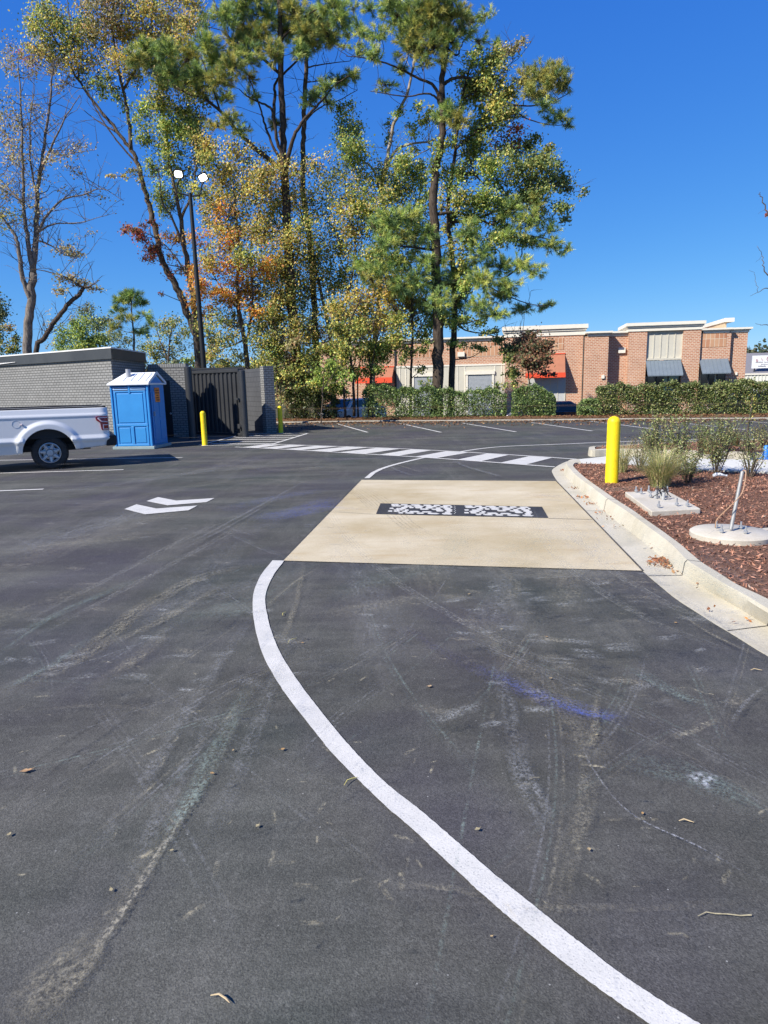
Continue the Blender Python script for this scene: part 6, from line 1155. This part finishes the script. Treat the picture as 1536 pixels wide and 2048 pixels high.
tree('undergrowth_tree', 'thick olive undergrowth tree behind the brick gate pillar', 35.5, [([(600, 820), (602, 760), (606, 700), (610, 660)], .06, .02), ([(602, 770), (570, 720), (555, 680)], .03, .01), ([(604, 740), (640, 700), (655, 670)], .03, .01)],
     [(565, 690, 34, 30, P_OLIVE, .8), (600, 670, 34, 28, P_GOLD, .8), (640, 665, 34, 26, P_OLIVE, .8), (570, 740, 34, 28, P_OLIVE, .8), (620, 720, 34, 30, P_OLIVE, .7), (665, 700, 26, 26, P_GREEN, .7), (600, 785, 36, 24, P_GREEN, .8), (650, 770, 32, 26, P_OLIVE, .8), (690, 720, 22, 26, P_OLIVE, .7), (550, 650, 30, 26, P_GOLD, .8), (680, 780, 18, 18, P_OLIVE, .6)], 'bark_gum')
tree('undergrowth_tree', 'tangled thin olive tree between two dark straight trunks', 37, [([(715, 820), (716, 760), (722, 700), (728, 650)], .06, .02), ([(716, 760), (690, 700), (680, 660)], .03, .01), ([(720, 720), (760, 680), (780, 640)], .03, .01)],
     [(690, 640, 30, 26, P_OLIVE, .7), (730, 630, 32, 26, P_OLIVE, .8), (770, 640, 30, 26, P_GREEN, .7), (710, 680, 30, 24, P_GREEN, .6), (760, 690, 28, 22, P_OLIVE, .6), (800, 690, 24, 20, P_OLIVE, .5), (850, 620, 24, 24, P_GREEN, .6), (830, 480, 26, 26, P_OLIVE, .7), (860, 470, 20, 24, P_GREEN, .6)], 'bark_gum')
# bare tree at the right edge: trunk out of the frame, twigs reach in
tree('bare_tree', 'bare young tree reaching thin twigs in from the right edge', 19.0, [
     ([(1650, 930), (1648, 800), (1644, 650), (1640, 480), (1630, 300)], .07, .03), ([(1642, 560), (1590, 480), (1545, 440), (1530, 415), (1522, 392), (1519, 384)], .03, .006), ([(1642, 600), (1580, 560), (1536, 550), (1527, 530), (1525, 512), (1514, 492)], .025, .004), ([(1642, 620), (1580, 590), (1536, 576), (1518, 584), (1500, 592)], .022, .003), ([(1516, 584), (1512, 562), (1509, 548), (1498, 540)], .006, .003), ([(1644, 680), (1580, 660), (1536, 650), (1522, 650), (1510, 646)], .02, .003), ([(1525, 512), (1512, 524)], .004, .002), ([(1530, 418), (1516, 428)], .004, .002), ([(1642, 640), (1575, 615), (1536, 604)], .02, .008)],
     [(1532, 430, 4, 8, P_RED, .3)], 'bark_gum', lsize=.05, group=None, gz=0, twigs=0)
# --- hedges
def hedge(label, px0, px1, tops, nleaf, d0=.35, d1=1.45, pal=P_HEDGE, gap=None, name='hedge', rough=.10):
    A0, A1 = A(px0, 820, lot_edge(0)), A(px1, 820, lot_edge(0))
    def kx_(px):                                 # point on the kerb seen at that column
        p = A(px, 838, 30); d = V((p.x, p.y, 0)); s_ = 32.9/(d.y+.215*d.x) if True else 1; return V((d.x*s_, d.y*s_, 0))
    k0, k1 = kx_(px0), kx_(px1); al = (k1-k0); ln = al.length; al.normalize(); nn = V((-al.y, al.x, 0)); nn = nn if nn.y > 0 else -nn
    t = thing(name, label, 'hedge', k0+nn*d0, math.atan2(al.y, al.x), 'hedges along the far edge of the lot')
    def top(u):
        px = px0+(px1-px0)*u; py = np.interp(px, [a for a, b in tops], [b for a, b in tops]); p = k0+al*(ln*u)+nn*.3; return on_plane(px, py, p, V((0, 1, 0))).z
    th = d1-d0; us = np.linspace(0, 1, 60); hs_ = np.array([top(u) for u in us])
    n = nleaf; u = rng.random(n); hh = np.interp(u, us, hs_); f = rng.random(n)
    v = np.where(f < .45, np.abs(rng.normal(0, .07, n)), rng.random(n)*th); z = np.where((f > .45) & (f < .78), 1-np.abs(rng.normal(0, .05, n)), rng.random(n)**.8)
    lump = .10*np.sin(u*ln*3.1+1)*np.sin(z*5+u*ln*1.7)+.08*np.sin(u*ln*7.3+z*9)
    e = .12*np.maximum(0, (z-.75)/.25)**2*1.5
    P = np.c_[u*ln, v*(1-e)+th*e*.3-lump*(v < .4)+rng.normal(0, rough*.4, n), .03+z*(hh-.03)*(1+.05*np.sin(u*ln*2.3)+.045*np.sin(u*ln*6.1+z)+.03*np.sin(u*ln*13.7)+np.where(rng.random(n) < .04, rng.uniform(0, .12, n), 0))+rng.normal(0, rough*.35, n)]
    if gap is not None:
        keep = rng.random(n) < gap(u, z); P = P[keep]
    den = (np.sin(P[:, 0]*4.1+2)*np.sin(P[:, 2]*5.3+P[:, 0]*1.3)+rng.normal(0, .6, len(P))) > -.62; P = P[den]
    fast_mesh('foliage', leaf_quads(P, rng.uniform(.055, .105, len(P)), .62, .5), 4, pick(pal, len(P), .28), MT['hedge_leaf'], t)
    sm = MB(); ns = int(ln*6)
    for k in range(ns):
        x = random.uniform(0, ln); y = random.uniform(.2, th-.1); h_ = float(np.interp(x/ln, us, hs_))*random.uniform(.6, .95); sm.tube(smoothpath([V((x, y, -.15)), V((x+random.gauss(0, .1), y+random.gauss(0, .08), h_*.5)), V((x+random.gauss(0, .22), y+random.gauss(0, .15), h_))], 3), [.022]+[.016]*4+[.008]*2 if False else .014, 5, False)
    sm.build('stem', MT['bark_pine'], t)
    return t
hedge('loose shrub hedge between the gate pillar and multi stem tree', 566, 668, [(566, 790), (590, 778), (620, 772), (645, 790), (668, 800)], 16000, pal=[(.06, .085, .025, 3), (.10, .12, .035, 2), (.17, .16, .05), (.04, .055, .02, 2), (.18, .12, .07, .6)], rough=.2)
hedge('clipped hedge with flat top below the red awning and roller shutters', 722, 1012, [(722, 786), (740, 774), (800, 775), (860, 779), (930, 782), (980, 781), (1012, 790)], 42000, gap=lambda u, z: np.where((u > .55) & (u < .98), .7, 1.0)*np.where((z < .45) & (u < .2), .6, 1.0))
hedge('rounded clipped bush at the end of a hedge, before the door', 1022, 1112, [(1022, 792), (1040, 776), (1085, 777), (1104, 786), (1112, 800)], 14000)
hedge('low small bush left of the long right hedge', 1156, 1204, [(1156, 815), (1170, 802), (1195, 800), (1204, 806)], 5600)
hedge('long dense clipped hedge in front of the grey shop awnings', 1194, 1590, [(1194, 783), (1215, 774), (1300, 770), (1400, 769), (1536, 765), (1590, 763)], 56000, pal=[(.11, .15, .045, 3), (.17, .20, .058, 3), (.25, .26, .085, 2), (.34, .34, .13), (.06, .09, .033, 2), (.25, .17, .09, .6)])
# --- plants in the beds
def grass_clump(px, py, h, r, nb, label, z=ZB, pal=None):
    p = G(px, py, z); t = thing('ornamental_grass', label, 'grass clump', p, 0, 'plants in the kerbed beds')
    a = rng.uniform(0, 2*math.pi, nb); rr = r*.35*np.sqrt(rng.random(nb)); b0 = np.c_[rr*np.cos(a), rr*np.sin(a), np.zeros(nb)]; ln = h*rng.uniform(.45, 1.1, nb); out = r*rng.uniform(.1, 1.9, nb)
    a2 = a+rng.normal(0, .5, nb); dr_ = np.c_[np.cos(a2), np.sin(a2), np.zeros(nb)]; sd = np.c_[-np.sin(a2), np.cos(a2), np.zeros(nb)]*.0032
    V_ = []; segs = [0, .35, .7, 1.0]; pts = [b0+dr_*(out*s*s)[:, None]+np.c_[np.zeros(nb), np.zeros(nb), ln*(s-.30*s*s*s)] for s in segs]
    for i in range(3):
        w0, w1 = (1, .8, .5, .12)[i], (1, .8, .5, .12)[i+1]; V_.append(np.stack([pts[i]-sd*w0, pts[i]+sd*w0, pts[i+1]+sd*w1, pts[i+1]-sd*w1], 1))
    c = pick(pal or [(.38, .42, .15, 2), (.46, .44, .18, 2), (.62, .50, .27, 2.4), (.27, .32, .11)], nb, .2)
    fast_mesh('blades', np.concatenate(V_), 4, np.concatenate([c, c, c]), MT['grassblade'], t); return t
def bed_shrub(px, py, h, r, nl, label, z=ZB, pal=None, ls=.042, ns=22):
    p = G(px, py, z); t = thing('garden_shrub', label, 'shrub', p, 0, 'plants in the kerbed beds'); sm = MB(); C = []
    for k in range(ns):
        a = random.uniform(0, 6.28); q = V((math.cos(a)*r*random.uniform(.2, 1), math.sin(a)*r*random.uniform(.2, 1), h*random.uniform(.55, 1.05))); pth = smoothpath([V((math.cos(a)*.03, math.sin(a)*.03, -.03)), q*.5+V((random.gauss(0, .04), random.gauss(0, .04), .05)), q], 4); sm.tube(pth, [.006]*4+[.004]*(len(pth)-4), 5, False)
        for i in range(int(nl*1.25)//ns):
            f = random.uniform(.25, 1.05)*(len(pth)-1); i0 = min(int(f), len(pth)-2); C.append(tuple(pth[i0].lerp(pth[i0+1], f-i0)+V((random.gauss(0, .05), random.gauss(0, .05), random.gauss(0, .04)))))
    sm.build('stem', MT['bark_gum'], t); C = np.array(C); C[:, 2] = np.maximum(C[:, 2], .02); n = len(C)
    fast_mesh('foliage', leaf_quads(C, rng.uniform(.7, 1.3, n)*ls, .42, .6), 4, pick(pal or [(.19, .225, .075, 3), (.26, .28, .095, 2), (.36, .34, .13, 1.2), (.11, .14, .05, 2.4), (.36, .25, .13, .6)], n, .25), MT['hedge_leaf'], t); return t
grass_clump(1320, 974, .84, .38, 1200, 'big tan and green grass clump behind the bolted rectangular footing')
grass_clump(1243, 944, .80, .28, 320, 'wispy pale grass clump just behind the yellow bollard')
grass_clump(1296, 903, .70, .24, 260, 'thin grass clump beyond the sidewalk, behind the shrubs', z=.14)
grass_clump(1415, 908, .62, .26, 300, 'straw coloured grass clump in the far bed', z=.14, pal=[(.36, .27, .12, 2), (.30, .25, .10), (.18, .19, .07), (.42, .20, .09, .5)])
grass_clump(1470, 892, .66, .24, 260, 'green grass clump with reddish plumes in the far bed', z=.14, pal=[(.20, .22, .09, 2), (.30, .28, .12), (.40, .16, .08, .8)])
bed_shrub(1280, 937, .62, .34, 420, 'open thin shrub with pinkish stems right of the bollard', pal=[(.13, .14, .06), (.20, .14, .09), (.10, .12, .05)])
bed_shrub(1312, 944, 1.10, .36, 1500, 'upright leafy shrub directly behind the big grass clump')
bed_shrub(1352, 950, 1.05, .36, 1500, 'upright leafy shrub right of the big grass clump')
bed_shrub(1378, 965, .60, .30, 800, 'low leafy shrub at the right foot of the grass clump')
bed_shrub(1432, 950, 1.0, .50, 1500, 'wide open shrub in front of the sidewalk right of centre')
bed_shrub(1500, 953, .62, .40, 420, 'sparse low shrub behind the leaning pipe')
bed_shrub(1400, 905, .85, .34, 700, 'leafy shrub in the far bed behind the straw coloured grass', z=.14)
bed_shrub(1450, 903, .72, .36, 650, 'rounded shrub in the far bed left of the sapling', z=.14)
bed_shrub(1528, 897, .62, .40, 650, 'yellow green shrub in the far bed at the right edge', z=.14, pal=[(.20, .20, .07), (.14, .16, .05), (.28, .24, .09)])
bed_shrub(1500, 908, .55, .3, 420, 'dark low shrub in front of the sapling', z=.14)
p = G(1492, 893, .14); t = thing('staked_sapling', 'young sapling with pale stake and few leaves in the far bed', 'sapling', p, 0, 'plants in the kerbed beds')
MB().tube(smoothpath([(0, 0, -.05), (.01, 0, .4), (.06, .02, .95), (.09, .03, 1.25)], 5), [.018]*10+[.009]*6, 7).build('stem', MT['bark_gum'], t, smooth=True)
MB().tube([(.05, .05, -.05), (.09, .06, .98)], .014, 6).build('stake', mat('pale_stake', (.50, .50, .28), .8), t)
C = np.array([(.05+random.gauss(0, .07), random.gauss(0, .07), random.uniform(.55, 1.25)) for _ in range(130)]); fast_mesh('leaves', leaf_quads(C, rng.uniform(.04, .08, len(C)), .45), 4, pick(P_OLIVE, len(C)), MT['leaf'], t)
# --- far wood along the horizon (one mass)
C = []; 
for k in range(150):
    x = -110+k*1.9+random.gauss(0, .8); y = 118+random.gauss(0, 7)-.15*x; h = random.uniform(5.0, 9.5)*(1 if x < 60 else 1.15); r = random.uniform(2.2, 4); n = 420
    q = unit(rng.normal(size=(n, 3)))*(rng.random((n, 1))**.4)*np.array([r, r, h*.5])+np.array([x, y, h*.5-.8]); C.append(q)
C = np.concatenate(C); o = fast_mesh('far_wood', leaf_quads(C, rng.uniform(.5, 1.0, len(C)), .8), 4, pick([(.07, .09, .045), (.10, .12, .06), (.13, .13, .07), (.05, .07, .04), (.16, .12, .07, .6)], len(C), .25), MT['leaf']); tag(o, kind='stuff')
